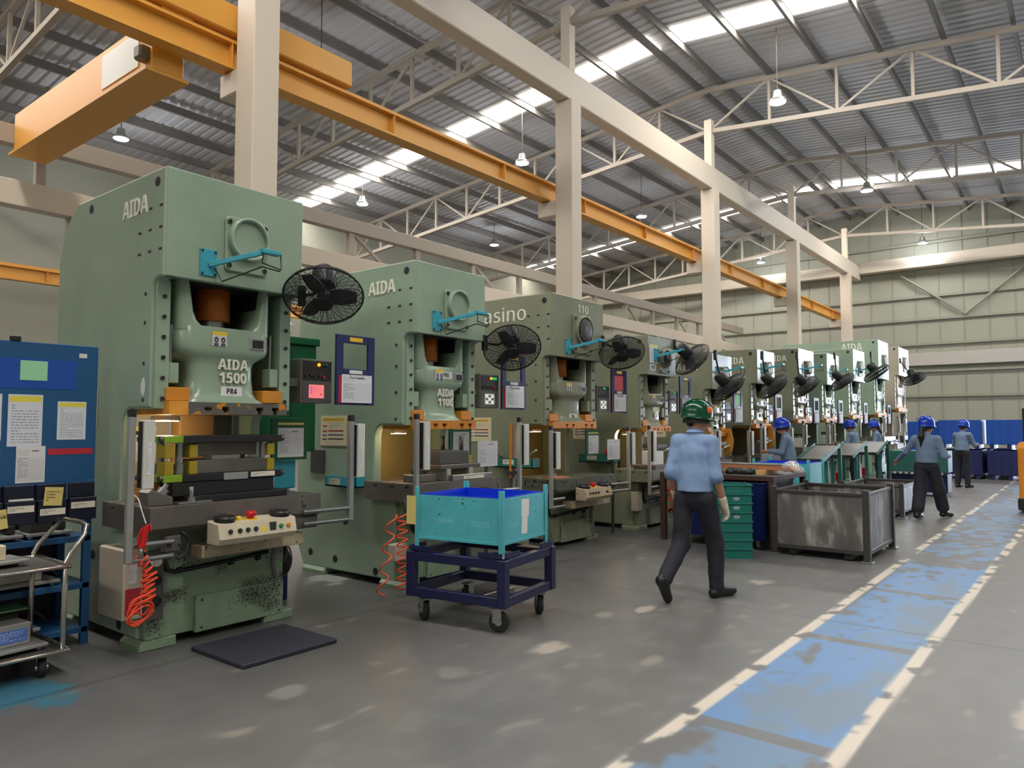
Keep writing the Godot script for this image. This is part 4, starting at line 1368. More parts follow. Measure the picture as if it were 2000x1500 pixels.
func person(label: String, at: Vector3, turn: float, J: Dictionary, o: Dictionary) -> Node3D:
	var r := thing("person", label, "person", at, turn)
	var cell: float = o.get("cell", 0.014)
	var X := Vector3(1, 0, 0)
	var hipL: Vector3 = J.hipL
	var hipR: Vector3 = J.hipR
	var pel := (hipL + hipR) / 2 + Vector3(0, 0.05, 0)
	var nk: Vector3 = J.neck
	var shL: Vector3 = J.shL
	var shR: Vector3 = J.shR
	var up := (nk - pel).normalized()
	var waist := pel.lerp(nk, 0.26)
	var chest := pel.lerp(nk, 0.66)
	var hc: Vector3 = J.head
	var hb := Basis(Vector3.UP, o.get("look", 0.0)) * Basis(Vector3(0, 0, 1), o.get("nod", 0.0))
	var wf: float = o.get("flat", 1.5)
	# body: one continuous skin
	var st := ns()
	var bones := [[pel, waist, 0.1, 0.095, X, wf], [waist, chest, 0.095, 0.1, X, wf], [chest, nk - up * 0.09, 0.1, 0.05, X, 1.7], [nk - up * 0.08, hc - Vector3(0, 0.05, 0), 0.044, 0.05], [shL, shR, 0.032, 0.032]]
	for s in ["L", "R"]:
		bones.append([J["sh" + s], J["el" + s], 0.036, 0.036])
		bones.append([J["el" + s], J["wr" + s], 0.038, 0.027])
		bones.append([J["hip" + s], J["kn" + s], 0.07, 0.05])
		bones.append([J["kn" + s], J["an" + s], 0.045, 0.034])
		bones.append([J["an" + s], J["toe" + s], 0.036, 0.025])
	nets(st, bones, cell, 0.012)
	var head := [[hc + hb * Vector3(-0.02, 0.035, 0), hc + hb * Vector3(0.02, 0.04, 0), 0.082, 0.078], [hc + hb * Vector3(0.035, 0.0, 0), hc + hb * Vector3(0.052, -0.075, 0), 0.058, 0.034], [hc + hb * Vector3(-0.01, -0.04, 0.035), hc + hb * Vector3(0.045, -0.08, 0.012), 0.034, 0.026], [hc + hb * Vector3(-0.01, -0.04, -0.035), hc + hb * Vector3(0.045, -0.08, -0.012), 0.034, 0.026], [hc + hb * Vector3(0.088, 0.01, 0), hc + hb * Vector3(0.107, -0.032, 0), 0.01, 0.014], [hc + hb * Vector3(0.085, 0.022, -0.04), hc + hb * Vector3(0.085, 0.022, 0.04), 0.012, 0.012], [hc + hb * Vector3(0.086, -0.062, -0.016), hc + hb * Vector3(0.086, -0.062, 0.016), 0.011, 0.011], [hc + hb * Vector3(0, -0.06, 0), nk, 0.05, 0.054]]
	for e in [-1.0, 1.0]: head.append([hc + hb * Vector3(-0.008, 0.02, 0.083 * e), hc + hb * Vector3(-0.004, -0.025, 0.079 * e), 0.017, 0.011, hb.z, 1.6])
	nets(st, head, maxf(cell * 0.45, 0.006), 0.012)
	if not o.get("gloves", false):
		for s in ["L", "R"]:
			var d: Vector3 = J["wr" + s] - J["el" + s]
			hand(st, J["wr" + s], d, o.get("thumb" + s, X), o.get("palm" + s, Vector3(0, 0, -1 if s == "R" else 1)), o.get("curl", 0.35), 0.0, maxf(cell * 0.35, 0.005))
	var body := obj("body", st, M.skin, r)
	st = ns()
	for e in [-1.0, 1.0]:
		lathe(st, [[0.0, -0.006], [0.008, -0.003], [0.009, 0.003], [0.0, 0.008]], hc + hb * Vector3(0.083, 0.006, 0.031 * e), hb.x, 10)
	obj("eyes", st, M.eye, body)
	# shirt
	st = ns()
	var hem: Vector3 = waist.lerp(pel, o.get("hem", 1.2))
	var girth: float = o.get("girth", 1.0)
	bones = [[hem - up * 0.12, waist, 0.178 * girth, 0.155 * girth, X, 1.2], [waist, chest, 0.152 * girth, 0.152 * girth, X, 1.3], [chest, nk - up * 0.07, 0.148 * girth, 0.085, X, 1.35], [shL, shR, 0.056, 0.056], [nk - up * 0.06, nk + up * 0.01, 0.06, 0.06]]
	for s in ["L", "R"]:
		bones.append([J["sh" + s], J["el" + s], 0.058, 0.046])
		if o.get("long_sleeves", true): bones.append([J["el" + s], (J["el" + s] as Vector3).lerp(J["wr" + s], 0.93), 0.045, 0.037])
		else: bones.append([(J["sh" + s] as Vector3).lerp(J["el" + s], 0.97), (J["el" + s] as Vector3).lerp(J["wr" + s], 0.12), 0.042, 0.05])
	nets(st, bones, cell * 0.9, 0.014, 0.007, 3, 4, hem.y)
	obj("shirt", st, o.shirt, body)
	if not o.get("long_sleeves", true):
		for s in ["L", "R"]:
			var el: Vector3 = J["el" + s]
			var fd: Vector3 = ((J["wr" + s] as Vector3) - el).normalized()
			var fb := frame_of(fd)
			st = ns()
			skin(st, [ring(el - fd * 0.02, fb, 0.047, 0.047, 18), ring(el - fd * 0.012, fb, 0.055, 0.055, 18), ring(el + fd * 0.05, fb, 0.057, 0.057, 18), ring(el + fd * 0.05, fb, 0.048, 0.048, 18), ring(el + fd * 0.01, fb, 0.046, 0.046, 18)], true, false, false, 6)
			obj("sleeve_cuff", st, o.shirt, body)
	if o.get("collar", true):
		st = ns()
		var rows := []
		for e in [[0.0, 0.072], [0.03, 0.066], [0.045, 0.068], [0.02, 0.08]]:
			rows.append(ring(nk + up * (e[0] - 0.005), frame_of(up), e[1], e[1], 20))
		skin(st, rows, true, false, false, 6)
		obj("collar", st, o.shirt, body)
	# trousers
	st = ns()
	var cut: float = o.get("cut", 0.97)
	bones = [[pel - up * 0.04, waist.lerp(pel, 0.5), 0.128, 0.122, X, 1.25]]
	var wide: float = o.get("wide", 0.0)
	for s in ["L", "R"]:
		bones.append([J["hip" + s], J["kn" + s], 0.09, 0.074 + wide])
		bones.append([J["kn" + s], (J["kn" + s] as Vector3).lerp(J["an" + s], cut), 0.076 + wide, 0.064 + wide * 1.4])
	nets(st, bones, cell * 0.95, 0.012, 0.007, 8)
	obj("trousers", st, M.trousers, body)
	# shoes
	for s in ["L", "R"]:
		var an: Vector3 = J["an" + s]
		var toe: Vector3 = J["toe" + s]
		var d := (toe - an)
		var fl := Vector3(d.x, 0, d.z).normalized()
		var sole: Vector3 = o.get("sole" + s, Vector3.DOWN)
		var heel: Vector3 = an + sole * 0.045 - (fl - sole * fl.dot(sole)) * 0.035
		st = ns()
		nets(st, [[an + sole * 0.01, heel, 0.047, 0.038], [heel, toe, 0.038, 0.036, sole, 1.25], [an + sole * 0.015, toe, 0.044, 0.032]], cell * 0.6, 0.012)
		obj("shoe", st, M.shoe, body)
	# hair under the helmet, or a pony tail
	st = ns()
	bones = [[hc + hb * Vector3(-0.035, 0.03, 0), hc + hb * Vector3(-0.045, -0.035, 0), 0.08, 0.055]]
	for e in [-1.0, 1.0]: bones.append([hc + hb * Vector3(-0.02, 0.03, 0.058 * e), hc + hb * Vector3(-0.03, -0.02, 0.058 * e), 0.034, 0.022])
	if o.get("pony", false):
		var a := hc + hb * Vector3(-0.1, -0.02, 0)
		var b := a + Vector3(-0.05, -0.15, 0)
		bones.append([a, b, 0.04, 0.04])
		bones.append([b, b + Vector3(0.01, -0.25, 0.0), 0.04, 0.012])
	nets(st, bones, maxf(cell * 0.6, 0.008), 0.014)
	obj("hair", st, M.hair, body)
	helmet(body, hc, hb, o.helmet, o.get("emblem", false))
	if o.get("gloves", false):
		for s in ["L", "R"]:
			st = ns()
			var d: Vector3 = (J["wr" + s] - J["el" + s]).normalized()
			nets(st, [[J["wr" + s] - d * 0.06, J["wr" + s], 0.036, 0.034]], 0.006, 0.006)
			hand(st, J["wr" + s], d, o.get("thumb" + s, X), o.get("palm" + s, Vector3(0, 0, -1 if s == "R" else 1)), o.get("curl", 0.35), 0.003, 0.0048)
			obj("glove", st, M.glove, body)
	return r

func people() -> void:
	# walking away down the aisle, left heel lifted
	person("man walking away in a light blue shirt, green helmet and white gloves", Vector3(6.02, 0, -2.73), 0.0, {
		hipL = Vector3(0, 0.87, -0.095), hipR = Vector3(0.02, 0.87, 0.095), knL = Vector3(-0.02, 0.46, -0.12), knR = Vector3(0.16, 0.46, 0.12), anL = Vector3(-0.33, 0.2, -0.13), anR = Vector3(0.17, 0.085, 0.12), toeL = Vector3(-0.28, 0.045, -0.12), toeR = Vector3(0.34, 0.042, 0.19),
		neck = Vector3(0.03, 1.42, 0), head = Vector3(0.06, 1.565, 0.01), shL = Vector3(0.01, 1.36, -0.15), shR = Vector3(0.02, 1.355, 0.15), elL = Vector3(-0.07, 1.09, -0.19), elR = Vector3(0.0, 1.07, 0.2), wrL = Vector3(0.06, 0.86, -0.2), wrR = Vector3(0.12, 0.81, 0.22)},
		{shirt = M.shirt_blue, helmet = M.helmet_green, emblem = true, look = -0.8, nod = -0.12, gloves = true, long_sleeves = false, cell = 0.012, soleL = Vector3(-0.96, -0.2, 0.0).normalized(), curl = 0.32, thumbR = Vector3(0.65, 0, -0.76), palmR = Vector3(-0.76, 0, -0.65), hem = 0.95, girth = 0.95})
	person("woman with a long ponytail and blue helmet walking past the scrap bins", Vector3(13.45, 0, -2.1), -0.1, {
		hipL = Vector3(0, 0.84, -0.09), hipR = Vector3(0.02, 0.84, 0.09), knL = Vector3(-0.02, 0.45, -0.1), knR = Vector3(0.14, 0.46, 0.13), anL = Vector3(-0.2, 0.1, -0.1), anR = Vector3(0.28, 0.1, 0.16), toeL = Vector3(-0.06, 0.04, -0.09), toeR = Vector3(0.44, 0.04, 0.22),
		neck = Vector3(0.03, 1.34, 0), head = Vector3(0.06, 1.485, 0.0), shL = Vector3(0.01, 1.27, -0.16), shR = Vector3(0.02, 1.27, 0.16), elL = Vector3(0.03, 1.05, -0.31), elR = Vector3(-0.02, 1.0, 0.27), wrL = Vector3(0.16, 0.93, -0.47), wrR = Vector3(0.2, 1.0, 0.27)},
		{shirt = M.smock, helmet = M.helmet_blue, look = -0.45, pony = true, cell = 0.016, hem = 1.0, girth = 0.97, wide = 0.02, cut = 0.8, collar = false})
	# operators at the presses
	var stand := {hipL = Vector3(0, 0.84, -0.09), hipR = Vector3(0, 0.84, 0.09), knL = Vector3(0.02, 0.45, -0.1), knR = Vector3(0.02, 0.45, 0.1), anL = Vector3(-0.03, 0.085, -0.11), anR = Vector3(0.0, 0.085, 0.11), toeL = Vector3(0.13, 0.04, -0.12), toeR = Vector3(0.16, 0.04, 0.12),
		neck = Vector3(0.05, 1.33, 0), head = Vector3(0.1, 1.47, 0.0), shL = Vector3(0.03, 1.26, -0.16), shR = Vector3(0.03, 1.26, 0.16), elL = Vector3(0.1, 1.02, -0.24), elR = Vector3(0.1, 1.02, 0.24), wrL = Vector3(0.32, 1.04, -0.16), wrR = Vector3(0.32, 1.04, 0.16)}
	var palm := {palmL = Vector3(0, -1, 0), palmR = Vector3(0, -1, 0), thumbL = Vector3(0, 0, 1), thumbR = Vector3(0, 0, -1)}
	for e in op_spots:
		var o := {shirt = M.smock, helmet = M.helmet_blue, look = e[4], nod = -0.15, cell = 0.018, pony = e[5], collar = false, hem = 1.0, girth = 0.95}
		o.merge(palm)
		person(e[3], e[0], e[1], stand, o)
# ---------------------------------------------------------------- the row of presses and what hangs on them
func presses() -> void:
	var z := -4.95
	var L := [
		{x = 2.36, z = -4.83, w = 1.1, h = 3.25, hb = 2.5, bt = 0.97, paint = M.green, near = true, lamp = true, plate_paint = M.steel_orange, name = "AIDA", slide_text = ["AIDA", "1500"], plate = "PR4", label = "large green stamping press numbered PR4, nearest the camera"},
		{x = 4.7, z = -4.85, w = 1.0, h = 3.03, hb = 2.35, bt = 0.97, s = 0.96, paint = M.green, near = true, lamp = true, name = "AIDA", name_z = -0.45, slide_text = ["AIDA", "1100"], plate = "PR5", plate_x = 0.03, plate_y = 2.12, plate_z = -0.088, label = "green stamping press numbered PR5, behind the turquoise bin on the cart", lining = M.lining},
		{x = 7.16, z = -5.04, w = 1.18, h = 3.1, hb = 2.33, bt = 0.86, s = 0.94, paint = M.olive, gloss = M.olive_gloss, low = M.olive_low, near = true, lamp = true, name = "Wasino", thin = true, cs = 0.42, name_h = 0.18, name_z = -0.85, name_w = 1.15, front_text = "110", plate = "PR6", plate_y = 1.73, dial = M.black, label = "olive stamping press numbered PR6, with rounded white lettering half hidden by a fan", lining = M.lining_olive, bolster = M.gunmetal_green},
		{x = 9.38, z = z, w = 0.92, h = 2.79, hb = 2.22, bt = 0.86, s = 0.88, paint = M.olive, gloss = M.olive_gloss, low = M.olive, slide_text = ["AIDA", "60"], head_plate = "PR7", lamp = true, dial = M.black, label = "small olive press numbered PR7, just left of the walking man", lining = M.lining_dark, bolster = M.olive},
		{x = 11.65, z = z, w = 0.88, h = 2.7, hb = 2.1, bt = 0.85, s = 0.86, paint = M.olive, gloss = M.olive_gloss, slide_text = ["AIDA", "60"], name = "AIDA", dial = M.white, marks = M.black, label = "olive press with a glossy front, directly right of the walking man's helmet", lining = M.lining},
		{x = 13.77, z = z, w = 1.0, h = 2.95, hb = 2.29, bt = 0.9, s = 0.92, paint = M.olive, gloss = M.olive_gloss, slide_text = ["AIDA", "80"], name = "AIDA", dial = M.white, marks = M.black, label = "olive press behind the first operator, second to the right of the walking man", lining = M.lining},
		{x = 16.3, z = z, w = 1.15, h = 3.18, hb = 2.44, bt = 0.95, s = 0.97, paint = M.olive, gloss = M.olive_gloss, slide_text = ["AIDA", "110"], name = "AIDA", dial = M.white, marks = M.black, label = "olive press with a bright front face above the first sloping chute", lining = M.lining},
		{x = 18.5, z = z, w = 1.1, h = 3.24, hb = 2.47, bt = 0.97, s = 0.98, paint = M.green, slide_text = ["AIDA", "110"], dial = M.white, marks = M.black, label = "green press with a stained pale front above the second sloping chute", lining = M.lining},
		{x = 21.0, z = z, w = 1.3, h = 3.55, hb = 2.68, bt = 1.05, s = 1.1, paint = M.green, slide_text = ["AIDA", "150"], dial = M.white, marks = M.black, label = "tall green press in front of the largest one, behind the third chute", lining = M.lining},
		{x = 24.0, z = z, w = 1.45, h = 4.08, hb = 2.9, bt = 1.15, s = 1.25, d = 3.1, paint = M.green, name = "AIDA", name_h = 0.24, name_z = -0.72, name_w = 0.75, dial = M.white, marks = M.black, label = "largest green press, its wide lettered side rising above the far end of the row", lining = M.lining},
		{x = 27.0, z = z, w = 1.75, h = 4.12, hb = 3.15, bt = 1.15, s = 1.3, paint = M.cream_paint, gloss = M.cream_paint, low = M.cream_paint, dial = M.white, marks = M.black, label = "cream stamping press, last of the row", lining = M.lining},
	]
	var spot := ["nearest press", "PR5 press", "olive PR6 press", "PR7 press", "press right of the green helmet", "press behind the first operator", "press above the first chute", "press above the second chute", "press above the third chute", "largest far press", "cream far press"]
	var scr := [M.screen_pink, M.screen_grey, M.screen_grey]
	for i in L.size():
		var p: Dictionary = L[i]
		var o := make_press(p)
		var W: float = p.w
		var y: float = 1.68 if i < 4 else 1.55
		var lm := [M.lamp_amber, M.lamp_off, M.lamp_off] if i == 0 else ([M.lamp_amber, M.lamp_green, M.lamp_green] if i == 1 else [M.lamp_green, M.lamp_off])
		control_cabinet(o, W, y, scr[mini(i, 2)], lm)
		light_curtain(o, "light_curtain", -0.02, -0.25 if i != 1 else -0.12, p.bt - 0.22, 0.16, p.bt + 0.58)
		light_curtain(o, "light_curtain", W, W + 0.37, p.bt - 0.13, 0.16, p.bt + 0.56)
		if i < 9:
			fan_bracket(Vector3(p.x, 0, p.z), W * 0.28, p.hb + 0.14 if i < 3 else p.hb + 0.3, "turquoise fan bracket on the head of the " + spot[i])
		if i < 10:
			document_holder(Vector3(p.x + W + 0.66, y - 0.01, p.z - 0.15), "navy document holder beside the control cabinet of the " + spot[i], M.form, [null, null, M.pink_card, null, M.mint_card, null, null, null, null, null][i], 0.0)
		if i > 0 and i < 6:
			warning_poster(Vector3(p.x - 0.002, 1.44, p.z - (1.15 if i < 3 else 1.05)), "cream poster on the side of the " + spot[i])
		if i < 4:
			# two-hand control box on the bolster
			var bt: float = p.bt
			var st := ns()
			var prof := PackedVector2Array([Vector2(0.132, bt - 0.27), Vector2(0.27, bt - 0.27), Vector2(0.3, bt - 0.23), Vector2(0.275, bt - 0.13), Vector2(0.132, bt - 0.115)])
			var x0 := W * 0.25
			prism(st, prof, 0.0, 0.6, Transform3D(Basis(Vector3(0, 0, 1), Vector3(0, 1, 0), Vector3(-1, 0, 0)), Vector3(x0 + 0.6, 0, 0)), 0.006)
			var cb := obj("two_hand_control", st, M.panel_cream if i == 0 else M.panel_dirty, o)
			for e in [0.085, 0.515]:
				st = ns()
				lathe(st, [[0.068, 0.0], [0.07, 0.03], [0.06, 0.042], [0.056, 0.03], [0.05, 0.028], [0.0, 0.03]], Vector3(x0 + e, bt - 0.125, 0.205), Vector3(0, 1, 0.1), 24)
				obj("palm_button", st, M.black, cb)
			st = ns()
			lathe(st, [[0.05, 0.0], [0.05, 0.003], [0.0, 0.003]], Vector3(x0 + 0.28, bt - 0.122, 0.205), Vector3(0, 1, 0.1), 20)
			obj("stop_collar", st, M.yellow, cb)
			st = ns()
			lathe(st, [[0.022, 0.0], [0.022, 0.02], [0.036, 0.022], [0.038, 0.044], [0.03, 0.052], [0.0, 0.054]], Vector3(x0 + 0.28, bt - 0.122, 0.205), Vector3(0, 1, 0.1), 22)
			obj("emergency_stop", st, M.red, cb)
			st = ns()
			lathe(st, [[0.02, 0.0], [0.02, 0.018], [0.014, 0.024], [0.0, 0.025]], Vector3(x0 + 0.19, bt - 0.122, 0.205), Vector3(0, 1, 0.1), 14)
			obj("yellow_button", st, M.yellow, cb)
			var ks := [M.black, M.black, M.black, M.black, M.green_button if i == 0 else M.black, M.orange]
			for j in 6:
				st = ns()
				var xx: float = x0 + [0.08, 0.15, 0.21, 0.27, 0.47, 0.53][j]
				lathe(st, [[0.016, 0.0], [0.016, 0.01], [0.012, 0.016], [0.0, 0.016]], Vector3(xx, bt - 0.185, 0.288), Vector3(0, 0.25, 1), 14)
				obj("selector_knob", st, ks[j], cb)
			if i == 0:
				st = ns()
				prism(st, PackedVector2Array([Vector2(-0.03, -0.025), Vector2(0.03, -0.025), Vector2(0, 0.03)]), 0.0, 0.003, Transform3D(Basis(Vector3.RIGHT, -0.24), Vector3(x0 + 0.335, bt - 0.19, 0.287)))
				obj("warning_triangle", st, M.yellow, cb)
				obj("key_switch", bx(x0 + 0.38, x0 + 0.43, bt - 0.21, bt - 0.15, 0.28, 0.296, 0.003), M.steel_dark, cb)
			obj("mounting_plate", bx(x0 - 0.01, W * 0.98, bt - 0.37, bt - 0.285, -0.05, 0.1, 0.004), M.panel_dirty, o)
	# extras of the nearest press
	var p1: Node3D = get_node("stamping_press")
	var st := bx(-0.135, -0.002, 0.22, 0.68, -0.52, -0.15, 0.008)
	var ec := obj("electric_cabinet", st, M.cream_paint, p1)
	sheet(ec, "red_sign", 0.1, 0.17, Vector3(-0.07, 0.34, -0.15), M.red_folder)
	sheet(ec, "danger_label", 0.05, 0.14, Vector3(-0.075, 0.53, -0.15), M.form)
	st = bx(0.0, 0.115, 0.2, 0.66, -0.16, -0.11, 0.006)
	var ap := obj("air_panel", st, M.grey_dark, p1)
	for e in [0.59, 0.47, 0.33]:
		st = ns()
		lathe(st, [[0.035, 0.0], [0.035, 0.02], [0.03, 0.022], [0.03, 0.016], [0.0, 0.016]], Vector3(0.055, e, -0.11), Vector3(0, 0, 1), 20)
		obj("gauge", st, M.black if e < 0.5 else M.white, ap)
	st = ns()
	cyl(st, Vector3(1.08, 0.44, -0.3), Vector3(1.17, 0.44, -0.3), 0.15, 28, -1.0, 0.02)
	cyl(st, Vector3(1.17, 0.44, -0.3), Vector3(1.19, 0.44, -0.3), 0.09, 20, -1.0, 0.005)
	obj("oily_flywheel", st, M.black_oily, p1)
	st = ns()
	var ov := PackedVector2Array()
	for kk in 20: ov.append(Vector2(cos(TAU * kk / 20) * 0.03, sin(TAU * kk / 20) * 0.062))
	prism(st, ov, 0.001, 0.003, Transform3D(SIDE, Vector3(0, 1.76, -0.24)))
	obj("oval_notice", st, M.white, p1)
	obj("orange_end", bx(0.085, 0.22, 1.572, 1.664, -0.605, -0.045), M.orange_wear, p1)
	bolts(p1, [Vector3(0.02, 0.72, 0.13), Vector3(0.09, 0.72, 0.13)], 0.012, Vector3(0, 0, 1), M.steel_dark)
	obj("pipe_joint", bx(0.0, 0.1, 0.68, 0.78, 0.05, 0.13, 0.006), M.gunmetal, p1)
	st = ns()
	tube(st, [Vector3(0.1, 0.8, 0.12), Vector3(0.15, 0.76, 0.13), Vector3(0.14, 0.66, 0.13), Vector3(0.08, 0.63, 0.13)], 0.012, 8)
	obj("black_hose", st, M.black, p1)
	var p3: Node3D = get_node("stamping_press_002")
	obj("yellow_bar", bx(-0.17, -0.14, 0.86, 1.52, -0.52, -0.49, 0.003), M.orange, p3)
	obj("sensor_post", bx(-0.13, -0.09, 0.6, 1.52, -0.5, -0.46, 0.003), M.alu, p3)
	obj("sensor_bracket", bx(-0.18, 0.0, 0.9, 0.94, -0.53, -0.45, 0.003), M.steel_dark, p3)
	obj("electric_box", bx(-0.1, 0.06, 0.28, 0.55, -0.22, -0.12, 0.006), M.cream_paint, get_node("stamping_press_003"))
	# extras of the second and third press
	var p2: Node3D = get_node("stamping_press_001")
	st = bx(-0.12, 0.03, 0.27, 0.42, -0.2, -0.1, 0.006)
	obj("junction_box", st, M.cream_paint, p2)
	var tr := thing("tool_tray", "turquoise tool tray fixed to the side of the PR5 press", "tray", Vector3(4.7, 0.9, -5.73))
	st = bx(-0.13, -0.005, 0.0, 0.012, -0.23, 0.23)
	bx(-0.13, -0.122, 0.0, 0.1, -0.23, 0.23, 0.0, st)
	bx(-0.13, -0.005, 0.0, 0.1, -0.23, -0.222, 0.0, st)
	bx(-0.13, -0.005, 0.0, 0.1, 0.222, 0.23, 0.0, st)
	obj("tray", st, M.turq, tr)
	sheet(tr, "label", 0.17, 0.06, Vector3(-0.131, 0.05, -0.08), M.tray_label, SIDE)
	var tb := thing("steel_plate", "small brushed steel plate on the side of the PR5 press", "plate", Vector3(4.7, 1.13, -6.25))
	obj("plate", bx(-0.02, -0.002, -0.12, 0.12, -0.1, 0.12, 0.004), M.steel_dark, tb)
	for e in [[7.16, -5.5, 0.98, 0.0], [9.38, -5.7, 0.95, 0.0]]:
		var tt := thing("tool_tray", "teal open tray with spanners on the side of the PR6 press" if e[0] < 8 else "teal tray holding a red coil on the side of the PR7 press", "tray", Vector3(e[0], e[2], e[1]))
		st = bx(-0.16, -0.002, 0.0, 0.012, -0.3, 0.28)
		bx(-0.16, -0.152, 0.0, 0.12, -0.3, 0.28, 0.0, st)
		bx(-0.16, -0.002, 0.0, 0.12, -0.3, -0.292, 0.0, st)
		bx(-0.16, -0.002, 0.0, 0.12, 0.272, 0.28, 0.0, st)
		obj("tray", st, M.teal_frame, tt)
		sheet(tt, "label", 0.17, 0.06, Vector3(-0.161, 0.07, -0.08), M.tray_label, SIDE)
		if e[0] < 8:
			obj("spanner", rod(Vector3(-0.08, 0.1, -0.18), Vector3(-0.1, 0.24, -0.5), 0.012, 8), M.steel_dark, tt)
			obj("spanner", rod(Vector3(-0.08, 0.06, 0.02), Vector3(-0.1, 0.22, 0.3), 0.012, 8), M.steel, tt)
		else:
			st = ns()
			var pts := []
			for k in 60: pts.append(Vector3(-0.08 + cos(k * 0.7) * 0.05, 0.14 + sin(k * 0.7) * 0.05, 0.12 + k * 0.0022))
			tube(st, pts, 0.009, 6)
			obj("red_coil", st, M.red_folder, tt)
	# green boards, notices and cards seen through and beside the throats
	green_board(Vector3(3.78, 1.2, -5.42), "green board with a printed sheet, between the nearest press and the PR5 press", 0.0)
	green_board(Vector3(6.05, 1.15, -5.5), "small green board with a white sheet behind the PR5 press's die", 0.0)
	green_board(Vector3(8.65, 1.08, -5.4), "green board with a white sheet right of the PR6 press's throat", 0.0)
	var gc := thing("green_cabinet", "dark green cabinet on legs between the first two presses", "cabinet", Vector3(3.95, 0, -6.1))
	obj("body", bx(-0.4, 0.38, 1.25, 2.25, -0.3, 0.3, 0.01), M.green_board, gc)
	obj("lid", bx(-0.42, 0.4, 2.25, 2.32, -0.3, 0.33, 0.01), M.green_board, gc)
	obj("door_seam", bx(0.1, 0.106, 1.3, 2.2, 0.3, 0.302), M.dark, gc)
	for e in [-0.25, 0.25]: obj("leg", bx(-0.38, -0.3, 0.0, 1.25, e - 0.04, e + 0.04), M.green_board, gc)
	var tq := thing("storage_bin", "turquoise storage bin behind the die, below the green board", "bin", Vector3(3.69, 0.0, -5.63))
	obj("bin", bx(-0.2, 0.2, 0.95, 1.2, -0.15, 0.15, 0.01), M.turq, tq)
	obj("stand", bx(-0.2, 0.14, 0.0, 0.95, -0.15, 0.15, 0.01), M.navy_bin, tq)
	var wb := thing("plastic_sack", "white plastic sack lying on the green cabinet", "sack", Vector3(3.9, 2.32, -6.05))
	st = ns()
	nets(st, [[Vector3(-0.15, 0.12, 0), Vector3(0.18, 0.1, 0.02), 0.12, 0.1], [Vector3(0.0, 0.2, 0.0), Vector3(0.1, 0.24, 0.02), 0.1, 0.06]], 0.02, 0.03, 0.03, 5)
	obj("sack", st, M.white, wb)
	var ob := thing("orange_box", "orange box on the white sack beside the first fan", "box", Vector3(4.0, 2.6, -6.1))
	obj("carton", bx(-0.16, 0.16, 0.0, 0.18, -0.1, 0.1, 0.008), M.orange, ob)
	var nb := thing("notice_board", "white notice board with a printed chart inside the nearest press's throat", "notice board", Vector3(2.66, 1.02, -5.7))
	obj("board", bx(-0.2, 0.2, 0.0, 0.56, -0.02, 0.0, 0.004), M.plinth, nb)
	sheet(nb, "chart", 0.24, 0.26, Vector3(-0.02, 0.34, 0.0), M.notice)
	var cbx := thing("carton", "brown carton standing behind the die in the nearest press", "carton", Vector3(3.05, 0.98, -5.66))
	obj("carton", bx(-0.17, 0.16, 0.0, 0.6, -0.05, 0.1, 0.006), M.wood, cbx)
	tag(obj("guard_sheet", bx(3.13, 3.28, 0.98, 1.6, -5.52, -5.5), M.lining_dark), "narrow grey green guard sheet beside the carton in the nearest press", "sheet")
	for e in [[6.28, 1.02, -5.3, "printed sheet under the cream poster beside the PR5 press"], [8.95, 1.0, -5.25, "small printed sheet beside the PR6 press's green board"]]:
		var s := thing("notice", e[3], "notice", Vector3(e[0], e[1], e[2]))
		sheet(s, "sheet", 0.34, 0.28, Vector3(0, 0.16, 0.0), M.form)
		obj("stand", bx(-0.02, 0.02, -1.02, 0.05, -0.03, -0.01), M.steel_dark, s)
	# fans
	var F := [
		[Vector3(3.49, 2.49, -4.6), Vector3(-0.35, -0.82, 0.45), Vector3(3.42, 2.5, -4.78), "wall fan facing down in front of the nearest press's right edge"],
		[Vector3(5.96, 2.3, -4.7), Vector3(-0.5, -0.7, 0.5), Vector3(5.68, 2.34, -4.84), "wall fan at the right edge of the PR5 press"],
		[Vector3(8.41, 2.44, -4.8), Vector3(-0.45, -0.78, 0.43), Vector3(8.3, 2.6, -5.03), "wall fan at the right edge of the PR6 press"],
		[Vector3(10.14, 2.47, -4.6), Vector3(0.6, -0.62, 0.35), Vector3(10.25, 2.72, -4.93), "wall fan seen from behind, above the green helmet"],
		[Vector3(11.31, 2.1, -4.5), Vector3(0.5, -0.72, 0.48), Vector3(11.0, 2.6, -4.6), "tilted wall fan just right of the green helmet"],
		[Vector3(13.41, 2.2, -4.5), Vector3(0.5, -0.72, 0.48), Vector3(13.1, 2.75, -4.6), "tilted wall fan second to the right of the green helmet"],
		[Vector3(15.35, 2.28, -4.5), Vector3(0.45, -0.75, 0.48), Vector3(15.1, 2.9, -4.6), "wall fan above the blue helmet of the first operator"],
		[Vector3(18.11, 2.5, -4.5), Vector3(0.4, -0.78, 0.48), Vector3(17.9, 3.1, -4.6), "wall fan above the second sloping chute"],
		[Vector3(21.63, 2.9, -4.5), Vector3(0.2, -0.8, 0.5), Vector3(21.5, 3.4, -4.6), "wall fan above the second operator at the far presses"],
		[Vector3(25.86, 2.95, -4.3), Vector3(-0.2, -0.85, 0.4), Vector3(25.4, 3.5, -4.6), "last wall fan, against the pale end wall"],
	]
	for i in F.size():
		make_fan(F[i][0], F[i][1].normalized(), 0.3 if i < 8 else 0.37, F[i][3], F[i][2], i < 4)

func spool(st: SurfaceTool, a: Vector3, b: Vector3, r: float) -> void:
	cyl(st, a, b, r, 14, -1.0, r * 0.15)

